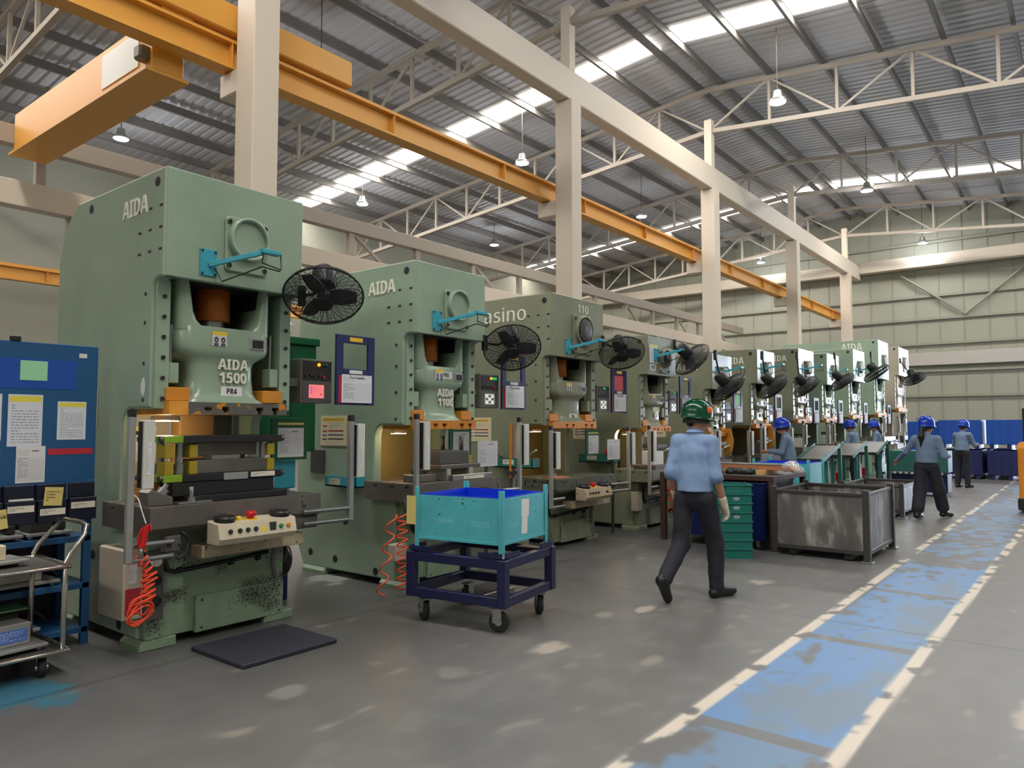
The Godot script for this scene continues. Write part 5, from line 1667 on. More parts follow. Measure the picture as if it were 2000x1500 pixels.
func press_tools() -> void:
	# die set on the nearest bolster
	var d := thing("die_set", "black and lime die set with yellow blocks on the nearest press's bolster", "die", Vector3(2.36, 0.97, -4.83))
	var st := bx(0.2, 0.98, 0.0, 0.045, -0.36, 0.02, 0.004)
	bx(0.12, 0.9, 0.045, 0.14, -0.4, -0.04, 0.004, st)
	obj("die_base", st, M.black, d)
	for y in [0.14, 0.405]:
		var s := bx(0.19, 0.96, y, y + 0.05, -0.44, -0.03, 0.004)
		var pl := obj("die_plate", s, M.black, d)
		obj("lime_end", bx(0.06, 0.192, y + 0.001, y + 0.049, -0.43, -0.04, 0.004), M.lime, pl)
		s = ns()
		for z in [-0.38, -0.08]: spool(s, Vector3(0.04, y + 0.025, z), Vector3(0.1, y + 0.025, z), 0.024)
		spool(s, Vector3(0.94, y + 0.025, -0.1), Vector3(1.02, y + 0.025, -0.1), 0.022)
		obj("lifting_pin", s, M.steel_dark, pl)
	obj("lower_block", bx(0.3, 0.84, 0.19, 0.285, -0.36, -0.06, 0.004), M.gunmetal, d)
	obj("upper_block", bx(0.32, 0.8, 0.31, 0.405, -0.38, -0.12, 0.004), M.gunmetal, d)
	obj("stripped_part", bx(0.42, 0.64, 0.285, 0.315, -0.2, -0.08, 0.002), M.steel, d)
	for x in [0.1, 0.27, 0.88]:
		for y in [0.19, 0.305]:
			obj("yellow_stop", bx(x - 0.03, x + 0.03, y, y + 0.09, -0.16, -0.05, 0.003), M.yellow_block, d)
	for x in [0.19, 0.84]:
		for z in [-0.36, -0.1]:
			st = ns()
			cyl(st, Vector3(x, 0.18, z), Vector3(x, 0.41, z), 0.026, 14)
			cyl(st, Vector3(x, 0.19, z), Vector3(x, 0.26, z), 0.036, 14)
			obj("guide_post", st, M.steel, d)
	sheet(d, "data_plate", 0.19, 0.05, Vector3(0.58, 0.165, -0.03), M.alu)
	sheet(d, "name_strip", 0.2, 0.035, Vector3(0.8, 0.168, -0.03), M.tray_label)
	var ow := thing("wire_block", "orange wire-wound block left of the die set on the bolster", "block", Vector3(2.36, 0.97, -4.83))
	for k in 11: obj("winding", rod(Vector3(0.02, 0.018 + k * 0.011, -0.36), Vector3(0.02, 0.018 + k * 0.011, -0.2), 0.007, 6, rod(Vector3(0.02, 0.018 + k * 0.011, -0.36), Vector3(0.12, 0.018 + k * 0.011, -0.36), 0.007, 6, rod(Vector3(0.02, 0.018 + k * 0.011, -0.2), Vector3(0.115, 0.018 + k * 0.011, -0.2), 0.007, 6))), M.orange, ow)
	var cl := thing("clamp_block", "steel clamp block with a nut at the left end of the nearest bolster", "clamp", Vector3(2.31, 0.97, -4.83))
	st = ns()
	prism(st, PackedVector2Array([Vector2(-0.02, 0.0), Vector2(0.14, 0.0), Vector2(0.14, 0.05), Vector2(0.0, 0.11), Vector2(-0.03, 0.09)]), -0.1, 0.03, Transform3D.IDENTITY, 0.004)
	obj("wedge", st, M.gunmetal, cl)
	st = ns()
	cyl(st, Vector3(0.08, 0.06, -0.03), Vector3(0.125, 0.135, -0.03), 0.018, 12)
	cyl(st, Vector3(0.088, 0.07, -0.03), Vector3(0.108, 0.105, -0.03), 0.038, 6)
	obj("nut", st, M.steel, cl)
	for e in [[0.22, 0.02], [1.06, -0.3]]:
		var b := thing("clamp_bolt", "upright clamp bolt on a strap at the front of the nearest bolster" if e[0] < 0.5 else "upright clamp bolt on a strap at the right end of the nearest bolster", "bolt", Vector3(2.36 + e[0], 0.97, -4.83 + e[1]))
		obj("strap", bx(-0.11, 0.13, 0.0, 0.014, -0.05, 0.05, 0.003), M.steel, b)
		st = ns()
		cyl(st, Vector3(0, 0.014, 0), Vector3(0, 0.04, 0), 0.026, 6)
		cyl(st, Vector3(0, 0.04, 0), Vector3(0, 0.11, 0), 0.014, 12, -1.0, 0.002)
		obj("stud", st, M.steel, b)
	# air gun on its coiled orange hose
	var h := thing("air_hose", "coiled orange air hose with a red blow gun at the nearest press", "hose", Vector3(2.36, 0, -4.83))
	var pts := []
	var gp := Vector3(-0.165, 0.84, 0.2)
	for k in 240:
		var t := k / 239.0
		var a := t * TAU * 13.0
		var r := lerpf(0.026, 0.05, smoothstep(0.1, 0.6, t)) * (1.0 + 0.25 * sin(t * 23.0))
		var c := Vector3(-0.19 + 0.05 * sin(t * 5.0) + 0.1 * t, lerpf(0.7, 0.28, minf(t * 1.12, 1.0)) + (0.02 * sin(t * 90.0) if t > 0.75 else 0.0), 0.16 - 0.06 * t)
		if t < 0.66: pts.append(c + Vector3(cos(a) * r, sin(a + 0.7) * 0.022, sin(a) * r))
		else:
			var m := smoothstep(0.66, 0.74, t)
			pts.append(c + Vector3(cos(a) * lerpf(r, 0.072 + 0.012 * sin(t * 47.0), m), sin(a + 0.7 * (1.0 - m)) * lerpf(0.022, 0.056, m) + 0.03 * m, sin(a) * lerpf(r, 0.025, m) + 0.05 * m * (t - 0.6)))
	pts.push_front(gp + Vector3(0, -0.12, 0))
	st = ns()
	tube(st, pts, 0.0062, 7)
	obj("coil", st, M.hose, h)
	st = ns()
	var gpts := [gp + Vector3(0.0, 0.03, 0), gp + Vector3(-0.005, -0.01, 0), gp + Vector3(-0.02, -0.1, 0)]
	tube(st, gpts, 0.02, 10)
	tube(st, [gp + Vector3(0.0, 0.03, 0), gp + Vector3(0.025, 0.04, 0), gp + Vector3(0.03, 0.0, 0)], 0.008, 8)
	tube(st, [gp + Vector3(-0.02, 0.02, 0), gp + Vector3(-0.045, -0.03, 0), gp + Vector3(-0.04, -0.075, 0)], 0.007, 8)
	var gun := obj("blow_gun", st, M.red, h)
	obj("coupling", rod(gp + Vector3(-0.02, -0.1, 0), gp + Vector3(-0.028, -0.15, 0), 0.011, 10), M.steel, gun)
	st = ns()
	tube(st, [gp + Vector3(0.0, 0.05, 0), gp + Vector3(-0.02, 0.12, -0.01), gp + Vector3(-0.04, 0.2, -0.02), Vector3(-0.18, 1.06, 0.06)], 0.004, 6)
	obj("hook_wire", st, M.white, h)
	# hoses at the second and fourth presses
	for e in [[Vector3(4.5, 0, -4.78), "orange coiled hose hanging behind the turquoise bin at the PR5 press", 0.72, 0.06], [Vector3(9.5, 0, -4.62), "orange coiled hose with dangling loops on the front of the PR7 press", 0.72, 0.28]]:
		var hh := thing("air_hose", e[1], "hose", e[0])
		for s in 2:
			pts = []
			var n := 9 if s == 0 else 4
			for k in n * 16 + 1:
				var t := k / (n * 16.0)
				var a := t * TAU * n
				pts.append(Vector3(-0.12 * s - (0.12 * t * s) + cos(a) * 0.045, lerpf(e[2], e[3] - 0.02 * s, t) + 0.012 * sin(a), sin(a) * 0.045))
			st = ns()
			tube(st, pts, 0.0065, 6)
			obj("coil", st, M.hose, hh)
		obj("drop_pipe", rod(Vector3(0.045, e[2], 0), Vector3(0.045, e[2] + 0.12, -0.02), 0.008, 8), M.steel_dark, hh)
	# die and tools on the second bolster
	d = thing("die_set", "grey die on steel risers on the PR5 press's bolster", "die", Vector3(4.7, 0.97, -4.85))
	for x in [0.4, 0.72]: obj("riser", bx(x, x + 0.06, 0.0, 0.11, -0.3, 0.04, 0.003), M.alu, d)
	obj("base_bar", bx(0.42, 1.0, 0.0, 0.055, 0.05, 0.1, 0.004), M.steel, d)
	obj("lower_plate", bx(0.33, 0.9, 0.11, 0.15, -0.36, 0.03, 0.004), M.gunmetal, d)
	obj("die_block", bx(0.36, 0.78, 0.15, 0.28, -0.34, -0.02, 0.006), M.grey_dark, d)
	obj("yellow_stop", bx(0.79, 0.83, 0.15, 0.23, -0.1, -0.03, 0.003), M.yellow_block, d)
	for z in [-0.3, -0.05]:
		obj("guide_post", rod(Vector3(0.7, 0.27, z), Vector3(0.7, 0.42, z), 0.022), M.steel_dark, d)
	sheet(d, "name_strip", 0.3, 0.03, Vector3(0.72, 0.026, 0.101), M.tray_label)
	var cl2: Node3D = thing("clamp_block", "dark clamp block with studs at the left of the PR5 press's bolster", "clamp", Vector3(4.75, 0.97, -4.92))
	obj("block", bx(0.0, 0.26, 0.0, 0.07, -0.12, 0.06, 0.006), M.gunmetal, cl2)
	for x in [0.05, 0.13, 0.2]:
		st = ns()
		cyl(st, Vector3(x, 0.07, -0.03), Vector3(x, 0.13, -0.03), 0.022, 10, -1.0, 0.003)
		obj("stud", st, M.steel_dark, cl2)
	# small tools on the further bolsters
	for e in [[9.38, 0.86, "white and steel feeder in the throat of the PR7 press"], [11.65, 0.85, "feeder with a worn orange guard on the press right of the walking man"], [13.77, 0.9, "feeder with a worn orange guard in front of the first operator"], [16.3, 0.95, "feeder with a pale housing at the press above the first chute"], [18.5, 0.97, "feeder with a pale housing at the press above the second chute"]]:
		var g := thing("feeder", e[2], "feeder", Vector3(e[0], e[1], -4.95))
		obj("base", bx(0.12, 0.7, 0.0, 0.06, -0.3, 0.06, 0.004), M.gunmetal, g)
		obj("housing", bx(0.2, 0.5, 0.06, 0.26, -0.2, 0.0, 0.008), M.white if e[0] < 10 or e[0] > 16 else M.grey_dark, g)
		obj("arm", rod(Vector3(0.5, 0.2, -0.1), Vector3(0.74, 0.3, 0.0), 0.02), M.steel, g)
		obj("tool_head", bx(0.3, 0.62, 0.3, 0.36, -0.24, 0.0, 0.006), M.steel_dark, g)
		obj("column", rod(Vector3(0.32, 0.26, -0.1), Vector3(0.32, 0.31, -0.1), 0.03), M.steel, g)
		if e[0] > 10 and e[0] < 16:
			st = ns()
			prism(st, PackedVector2Array([Vector2(0.0, 0.0), Vector2(0.3, -0.02), Vector2(0.52, 0.12), Vector2(0.55, 0.3), Vector2(0.5, 0.52), Vector2(0.02, 0.5)]), 0.0, 0.02, Transform3D(SIDE, Vector3(0.82, 0.07, 0.1 - 0.6)), 0.004)
			obj("orange_guard", st, M.orange_wear, g)
	# stamping leftovers on the third bolster
	var cs := thing("copper_strip", "copper coloured strip lying on the PR6 press's bolster", "strip", Vector3(7.2, 0.86, -5.1))
	obj("strip", bx(-0.02, 0.28, 0.0, 0.016, -0.1, 0.1, 0.003), M.copper, cs)
	var rd := thing("steel_pin", "thin upright steel pin on the PR6 press's bolster", "pin", Vector3(7.38, 0.86, -5.16))
	st = ns()
	cyl(st, Vector3(0, 0, 0), Vector3(0, 0.05, 0), 0.025, 12)
	cyl(st, Vector3(0, 0.05, 0), Vector3(0, 0.27, 0), 0.006, 8)
	obj("pin", st, M.steel, rd)

# ---------------------------------------------------------------- carts, bins and crates along the aisle
func caster(parent: Node, at: Vector3, r: float, turn: float) -> void:
	var b := Basis(Vector3.UP, turn)
	var st := ns()
	cyl(st, at + b * Vector3(0, r, -0.02), at + b * Vector3(0, r, 0.02), r, 20, -1.0, 0.006)
	var c := obj("caster", st, M.rubber, parent)
	st = ns()
	for e in [-0.026, 0.026]:
		box(st, at + b * Vector3(0.012, r * 1.55, e), Vector3(r * 0.9, r * 1.3, 0.004), 0.0, b)
		cyl(st, at + b * Vector3(0, r, e - 0.008), at + b * Vector3(0, r, e + 0.008), r * 0.36, 10)
	box(st, at + b * Vector3(0.012, r * 2.2, 0), Vector3(r * 1.4, 0.01, 0.07), 0.0, b)
	obj("fork", st, M.steel, c)

func cart_and_bin(at: Vector3, turn: float, lab_c: String, lab_b: String, near: bool) -> void:
	var c := thing("cart", lab_c, "cart", at, turn, "navy steel carts carrying turquoise bins")
	var hx := 0.365
	var hz := 0.41
	for y in [0.46, 0.19]:
		for e in [-1.0, 1.0]:
			obj("rail", bx(-hx, hx, y, y + 0.07, e * hz - 0.025, e * hz + 0.025, 0.004), M.navy_cart, c)
			obj("rail", bx(e * hx - 0.025, e * hx + 0.025, y, y + 0.07, -hz + 0.026, hz - 0.026, 0.004), M.navy_cart, c)
	for ex in [-1.0, 1.0]:
		for ez in [-1.0, 1.0]:
			var lg := obj("leg", bx(ex * hx - 0.035, ex * hx + 0.035, 0.19, 0.53, ez * hz - 0.035, ez * hz + 0.035, 0.004), M.navy_cart, c)
			var s := bx(ex * (hx - 0.1) - 0.1, ex * (hx - 0.1) + 0.1, 0.525, 0.54, ez * (hz - 0.1) - 0.1, ez * (hz - 0.1) + 0.1)
			bx(ex * (hx - 0.1) - 0.1, ex * (hx - 0.1) + 0.1, 0.54, 0.575, ez * (hz + 0.02) - 0.006, ez * (hz + 0.02) + 0.006, 0.0, s)
			bx(ex * (hx + 0.02) - 0.006, ex * (hx + 0.02) + 0.006, 0.54, 0.575, ez * (hz - 0.1) - 0.1, ez * (hz - 0.1) + 0.1, 0.0, s)
			obj("corner_seat", s, M.navy_cart, lg)
			caster(c, Vector3(ex * (hx - 0.06), 0.0, ez * (hz - 0.07)), 0.075, 0.9 + ex + ez * 2.0)
	var b := thing("bin", lab_b, "bin", at + Vector3(0, 0.54, 0), turn, "turquoise steel bins with blue liners")
	hx = 0.335
	hz = 0.38
	for e in [-1.0, 1.0]:
		obj("side_panel", bx(-hx, hx, 0.1, 0.42, e * hz - 0.006, e * hz + 0.006), M.turq_worn, b)
		obj("side_panel", bx(e * hx - 0.006, e * hx + 0.006, 0.1, 0.42, -hz, hz), M.turq_worn, b)
		var s := bx(-hx - 0.012, hx + 0.012, 0.085, 0.105, e * hz - 0.012, e * hz + 0.012)
		bx(e * hx - 0.012, e * hx + 0.012, 0.085, 0.105, -hz, hz, 0.0, s)
		obj("bottom_rim", s, M.turq_worn, b)
	obj("base", bx(-hx, hx, 0.09, 0.1, -hz, hz), M.turq_worn, b)
	for ex in [-1.0, 1.0]:
		for ez in [-1.0, 1.0]:
			var s := bx(ex * hx - 0.02, ex * hx + 0.02, 0.02, 0.48, ez * hz - 0.004 + ez * 0.012, ez * hz + 0.004 + ez * 0.012, 0.002)
			bx(ex * hx - 0.004 + ex * 0.012, ex * hx + 0.004 + ex * 0.012, 0.02, 0.48, ez * hz - 0.02, ez * hz + 0.02, 0.002, s)
			var ps := obj("corner_post", s, M.turq_worn, b)
			s = ns()
			lathe(s, [[0.05, 0.0], [0.045, 0.012], [0.028, 0.02], [0.0, 0.03]], Vector3(ex * hx, 0.0, ez * hz), Vector3.UP, 16)
			obj("foot_cup", s, M.steel, ps)
	var s := ns()
	for e in [-1.0, 1.0]:
		bx(-hx + 0.012, hx - 0.012, 0.11, 0.428, e * (hz - 0.016) - 0.004, e * (hz - 0.016) + 0.004, 0.0, s)
		bx(e * (hx - 0.016) - 0.004, e * (hx - 0.016) + 0.004, 0.11, 0.428, -hz + 0.012, hz - 0.012, 0.0, s)
	bx(-hx + 0.02, hx - 0.02, 0.11, 0.13, -hz + 0.02, hz - 0.02, 0.0, s)
	obj("plastic_liner", s, M.blue_liner, b)
	if near:
		sheet(b, "paper_slip", 0.115, 0.13, Vector3(0.0, 0.33, hz + 0.006), M.white, Basis(Vector3(0, 0, 1), -0.05))
		sheet(b, "paper_slip", 0.085, 0.15, Vector3(-0.01, 0.21, hz + 0.006), M.white, Basis(Vector3(0, 0, 1), -0.06))
		words(b, "stencil_lettering", "TABBN", 0.035, 0.001, M.faint, Vector3(-hx - 0.0065, 0.235, -0.12), SIDE, 0.9, false)
		words(b, "stencil_lettering", "CO.,LTD", 0.035, 0.001, M.faint, Vector3(-hx - 0.0065, 0.225, 0.2), SIDE, 0.9, false)
		words(b, "stencil_lettering", "TABBN", 0.03, 0.001, M.faint, Vector3(-0.16, 0.22, hz + 0.0065), Basis.IDENTITY, 0.9, false)
		sheet(b, "yellow_card", 0.09, 0.22, Vector3(-hx - 0.02, 0.3, -hz - 0.05), M.yellow_pale, SIDE)

func scrap_bin(label: String, x0: float, x1: float, z0: float, z1: float, h: float) -> void:
	var cx := (x0 + x1) / 2
	var cz := (z0 + z1) / 2
	var b := thing("scrap_bin", label, "bin", Vector3(cx, 0, cz), 0.0, "grey steel scrap bins beside the aisle")
	var hx := (x1 - x0) / 2 - 0.03
	var hz := (z1 - z0) / 2 - 0.03
	for e in [-1.0, 1.0]:
		obj("side_panel", bx(-hx, hx, 0.1, h - 0.02, e * hz - 0.004, e * hz + 0.004), M.bin_steel, b)
		obj("side_panel", bx(e * hx - 0.004, e * hx + 0.004, 0.1, h - 0.02, -hz, hz), M.bin_steel, b)
		obj("top_rim", bx(-hx, hx, h - 0.035, h, e * hz - 0.02, e * hz + 0.02, 0.004), M.bin_frame, b)
		obj("top_rim", bx(e * hx - 0.02, e * hx + 0.02, h - 0.035, h, -hz, hz, 0.004), M.bin_frame, b)
		obj("bottom_rim", bx(-hx, hx, 0.08, 0.13, e * hz - 0.02, e * hz + 0.02, 0.004), M.bin_frame, b)
		obj("bottom_rim", bx(e * hx - 0.02, e * hx + 0.02, 0.08, 0.13, -hz, hz, 0.004), M.bin_frame, b)
		obj("skid", bx(-hx, hx, 0.02, 0.08, e * hz * 0.6 - 0.04, e * hz * 0.6 + 0.04), M.dark, b)
	obj("base", bx(-hx, hx, 0.11, 0.12, -hz, hz), M.bin_frame, b)
	for ex in [-1.0, 1.0]:
		for ez in [-1.0, 1.0]:
			var p := obj("corner_post", bx(ex * hx - 0.035, ex * hx + 0.035, 0.02, h + 0.035, ez * hz - 0.035, ez * hz + 0.035, 0.004), M.bin_frame, b)
			obj("foot_plate", bx(ex * hx - 0.06, ex * hx + 0.06, 0.0, 0.02, ez * hz - 0.06, ez * hz + 0.06, 0.003), M.steel, p)

func crate_shape(top: bool) -> Array:
	var st := ns()
	var w := 0.2
	var d := 0.15
	var h := 0.115
	for e in [-1.0, 1.0]:
		bx(-w + 0.01, w - 0.01, 0.0, h, e * (d - 0.01) - 0.004, e * (d - 0.01) + 0.004, 0.0, st)
		bx(e * (w - 0.01) - 0.004, e * (w - 0.01) + 0.004, 0.0, h, -d + 0.01, d - 0.01, 0.0, st)
		bx(-w, w, h - 0.02, h, e * d - 0.006, e * d + 0.006, 0.003, st)
		bx(e * w - 0.006, e * w + 0.006, h - 0.02, h, -d, d, 0.003, st)
	bx(-w + 0.01, w - 0.01, 0.0, 0.006, -d + 0.01, d - 0.01, 0.0, st)
	var g := ns()
	for e in 7: bx(-0.075 + e * 0.025 - 0.003, -0.075 + e * 0.025 + 0.003, 0.03, 0.085, d - 0.012, d - 0.003, 0.0, g)
	bx(-0.085, 0.085, 0.082, 0.09, d - 0.012, d - 0.002, 0.0, g)
	bx(-0.075, 0.075, 0.028, 0.034, d - 0.012, d - 0.002, 0.0, g)
	return [st, g]

func aisle_things() -> void:
	cart_and_bin(Vector3(4.44, 0, -3.8), deg_to_rad(8.0), "navy steel cart with casters carrying the nearer turquoise bin", "turquoise steel bin with a blue liner and white paper slips on the nearer navy cart", true)
	cart_and_bin(Vector3(10.85, 0, -3.46), 0.0, "navy steel cart under the turquoise bin behind the brown table", "turquoise bin with a blue liner behind the brown table of strips", false)
	scrap_bin("grey steel scrap bin with pale scraped patches, nearest the walking man", 8.68, 9.98, -2.98, -1.92, 0.75)
	scrap_bin("smaller grey steel scrap bin beside the woman with the ponytail", 13.2, 14.75, -3.35, -2.4, 0.52)
	for e in [[9.55, -2.75, 0.3], [9.2, -2.8, -0.2]]:
		var ps := thing("scrap_strip", "perforated scrap strip standing up out of the nearer scrap bin" if e[2] > 0 else "short perforated scrap strip lying in the nearer scrap bin", "strip", Vector3(e[0], 0.13, e[1]))
		var st := ns()
		for k in 12:
			var y := 0.06 * k
			for s in [-0.026, 0.026]: box(st, Vector3(s, y + 0.03, 0), Vector3(0.01, 0.06, 0.003))
			box(st, Vector3(0, y, 0), Vector3(0.05, 0.012, 0.003))
		obj("strip", st, M.steel, ps)
		ps.rotation = Vector3(-0.25 if e[2] > 0 else -0.5, 0.4, -0.22)
	# stack of teal crates, seen square on
	var fx := Vector3(0.24, 0, 0.31).normalized()
	var turn := atan2(-fx.z, fx.x)
	var base := Vector3(8.07, 0, -3.17) + Vector3(fx.z, 0, -fx.x) * 0.16
	var order := ["lowest", "second lowest", "third lowest", "fourth from the floor", "fourth from the top", "third from the top", "second from the top", "topmost"]
	var proto: Node3D = null
	for k in 8:
		var lab: String = "teal plastic crate beside the navy cart, %s of its stack" % order[k]
		var at := base + Vector3(0, k * 0.102, 0)
		if proto == null:
			proto = thing("crate", lab, "crate", at, turn, "teal plastic crates in a stack")
			obj("body", crate_shape(false)[0], M.teal_crate, proto)
		else:
			var c := copy_of(proto, "crate", lab, at, turn)
			if k == 7: obj("handle_ribs", crate_shape(true)[1], M.teal_light, c)
			elif k > 3:
				var em := ns()
				for e in [[-1, 1], [1, 1], [-1, -1], [1, -1]]: box(em, Vector3(0.02 + e[0] * 0.019, 0.062 + e[1] * 0.006, 0.146), Vector3(0.04, 0.004, 0.002), 0.0, Basis(Vector3(0, 0, 1), -0.3 * e[0] * e[1]))
				for e in 4: box(em, Vector3(-0.005 + e * 0.015, 0.062, 0.146), Vector3(0.008, 0.007, 0.002))
				for e in 4: box(em, Vector3(-0.005 + e * 0.016, 0.041, 0.146), Vector3(0.01, 0.006, 0.002))
				obj("crate_emblem", em, M.white, c)
	# navy tub cart, table of strips
	var nb := thing("tub_cart", "deep navy tub cart on casters pushed under the brown table", "cart", Vector3(9.3, 0, -3.66))
	var st := ns()
	for e in [-1.0, 1.0]:
		bx(-0.55, 0.55, 0.12, 0.8, e * 0.57 - 0.006, e * 0.57 + 0.006, 0.0, st)
		bx(e * 0.55 - 0.006, e * 0.55 + 0.006, 0.12, 0.8, -0.57, 0.57, 0.0, st)
	bx(-0.55, 0.55, 0.12, 0.14, -0.57, 0.57, 0.0, st)
	obj("tub", st, M.navy_bin, nb)
	for e in [-1.0, 1.0]:
		obj("top_rim", bx(-0.56, 0.56, 0.78, 0.805, e * 0.57 - 0.015, e * 0.57 + 0.015, 0.004), M.navy_bin, nb)
		obj("top_rim", bx(e * 0.55 - 0.015, e * 0.55 + 0.015, 0.78, 0.805, -0.56, 0.56, 0.004), M.navy_bin, nb)
		for f in [-1.0, 1.0]: caster(nb, Vector3(e * 0.48, 0, f * 0.5), 0.055, 1.2)
	var tb := thing("table", "brown steel table holding long wrapped strips, behind the teal crates", "table", Vector3(9.5, 0, -3.75))
	obj("tabletop", bx(-0.64, 0.64, 0.87, 0.885, -0.75, 0.75, 0.003), M.mat_steel, tb)
	for e in [-1.0, 1.0]:
		obj("apron", bx(-0.64, 0.64, 0.82, 0.87, e * 0.73 - 0.02, e * 0.73 + 0.02, 0.003), M.brown_frame, tb)
		obj("apron", bx(e * 0.62 - 0.02, e * 0.62 + 0.02, 0.82, 0.87, -0.71, 0.71, 0.003), M.brown_frame, tb)
		for f in [-1.0, 1.0]: obj("leg", bx(e * 0.605 - 0.035, e * 0.605 + 0.035, 0.0, 0.82, f * 0.715 - 0.035, f * 0.715 + 0.035, 0.003), M.brown_frame, tb)
	for z in [-4.35, -3.9, -3.2]:
		var wb := thing("wood_block", ["wooden block under the strips, hidden behind the walking man", "left wooden block under the strips on the brown table", "right wooden block under the strips on the brown table"][[-4.35, -3.9, -3.2].find(z)], "block", Vector3(9.2, 0.885, z), 0.0, "wooden blocks under the strips")
		obj("block", bx(-0.25, 0.3, 0.0, 0.06, -0.045, 0.045, 0.004), M.wood, wb)
	for k in 4:
		var sp := thing("metal_strip", "long %s strip in the stack lying on wooden blocks" % ["copper coloured bottom", "second copper coloured", "third copper coloured", "grey topmost"][k], "strip", Vector3(9.2, 0.945 + k * 0.017, -3.65), 0.0, "strips stacked on the brown table")
		obj("strip", bx(-0.14 + k * 0.01, 0.2 - k * 0.01, 0.0, 0.016, -0.84, 0.82 - k * 0.02, 0.002), M.copper if k < 3 else M.mat_steel, sp)
	var fw := thing("plastic_wrap", "clear plastic wrap bunched round the near end of the strips", "wrap", Vector3(9.2, 0.955, -2.86))
	st = ns()
	nets(st, [[Vector3(-0.13, 0.03, -0.05), Vector3(0.2, 0.03, -0.06), 0.055, 0.06], [Vector3(0.0, 0.0, 0.02), Vector3(0.1, -0.02, 0.05), 0.05, 0.03]], 0.014, 0.02, 0.03, 9)
	obj("wrap", st, M.film, fw)
	var gv := thing("black_bag", "black bag lying under the strips on the brown table", "bag", Vector3(8.98, 0.885, -3.45))
	st = ns()
	nets(st, [[Vector3(0.0, 0.03, -0.16), Vector3(0.03, 0.035, 0.12), 0.04, 0.045]], 0.012, 0.02, 0.02, 12)
	obj("bag", st, M.black, gv)
	# three sloping chutes on teal stands
	var names := ["nearest", "middle", "furthest"]
	for k in 3:
		var x: float = [14.12, 16.13, 18.13][k]
		var ch := thing("chute", "%s of three sloping steel chutes on teal stands beside the operators" % names[k], "chute", Vector3(x, 0, -3.8), 0.0, "sloping chutes on teal stands")
		var a := Vector3(0, 1.12, 0)
		var b := Vector3(-1.05, 0.88, 0)
		var f := frame_of(a - b)
		st = ns()
		box(st, (a + b) / 2, Vector3(0.01, (a - b).length(), 0.42), 0.0, Basis(Vector3((a - b).normalized().y, -(a - b).normalized().x, 0) * -1.0, (a - b).normalized(), Vector3(0, 0, -1)))
		obj("chute_plate", st, M.mat_steel, ch)
		for e in [-0.215, 0.215]:
			st = ns()
			box(st, (a + b) / 2 + Vector3(0, 0.015, e), Vector3(0.07, (a - b).length() + 0.02, 0.012), 0.0, Basis(Vector3((a - b).normalized().y, -(a - b).normalized().x, 0) * -1.0, (a - b).normalized(), Vector3(0, 0, -1)))
			obj("side_lip", st, M.teal_frame, ch)
			for xx in [0.0, -0.85]: obj("leg", bx(xx - 0.03, xx + 0.03, 0.0, 1.08 + xx * 0.23, e - 0.03, e + 0.03, 0.003), M.teal_frame, ch)
		obj("end_stop", bx(-1.07, -1.04, 0.86, 0.92, -0.2, 0.2, 0.003), M.dark, ch)
		obj("cross_bar", bx(-0.85, 0.0, 0.2, 0.25, -0.03, 0.03, 0.003), M.teal_frame, ch)
		if k < 2:
			var jk := thing("red_jack", "small red tool standing below the %s chute" % names[k], "tool", Vector3(x + 0.5, 0, -3.75))
			obj("body", bx(-0.05, 0.05, 0.45, 0.62, -0.04, 0.04, 0.012), M.red, jk)
			obj("stand", rod(Vector3(0, 0, 0), Vector3(0, 0.45, 0), 0.02), M.red, jk)
	# floor plate and mat
	var mt := thing("floor_plate", "dark navy steel plate lying on the floor in front of the nearest press", "plate", Vector3(2.93, 0, -4.43))
	mt.rotation.y = 0.0
	obj("plate", bx(-0.36, 0.36, 0.0, 0.03, -0.32, 0.3, 0.006), M.mat_navy, mt)
	var pd := thing("foot_pedal", "dark foot plate on the floor under the navy cart", "pedal", Vector3(4.95, 0, -4.25))
	obj("plate", bx(-0.28, 0.28, 0.0, 0.06, -0.16, 0.16, 0.006), M.gunmetal, pd)
	obj("tread", bx(-0.25, 0.25, 0.061, 0.067, -0.13, 0.13), M.rubber, pd)
	op_spots = [[Vector3(13.05, 0, -4.15), PI / 2 + 0.2, 0.0, "operator in a grey blue smock and blue helmet, left of the nearest chute", 0.25, false],
		[Vector3(18.75, 0, -4.42), PI / 2 - 0.1, 0.0, "operator in a blue helmet standing between the two right-hand chutes", 0.3, false],
		[Vector3(20.9, 0, -4.35), PI / 2 + 0.25, 0.0, "operator in a bright blue helmet and grey blue sleeves behind the furthest chute", 0.1, true],
		[Vector3(20.6, 0, -2.45), -0.4, 0.0, "distant worker in pale blue at the far end of the aisle", 0.0, false]]

# ---------------------------------------------------------------- trolley and rack at the left edge
func die_plate(called: String, label: String, at: Vector3, w: float, d: float, blocks: Array, turn := 0.0) -> Node3D:
	var r := thing(called, label, "fixture", at, turn, "machined fixtures on the trolley and rack")
	obj("base_plate", bx(-w / 2, w / 2, 0.02, 0.04, -d / 2, d / 2, 0.003), M.alu, r)
	for ex in [-1.0, 1.0]:
		for ez in [-1.0, 1.0]:
			obj("foot", rod(Vector3(ex * w * 0.4, 0, ez * d * 0.4), Vector3(ex * w * 0.4, 0.02, ez * d * 0.4), 0.016), M.steel, r)
	for b in blocks:
		obj(b[0], bx(b[1] - b[4] / 2, b[1] + b[4] / 2, 0.04, 0.04 + b[3], b[2] - b[5] / 2, b[2] + b[5] / 2, 0.006), b[6], r)
	return r

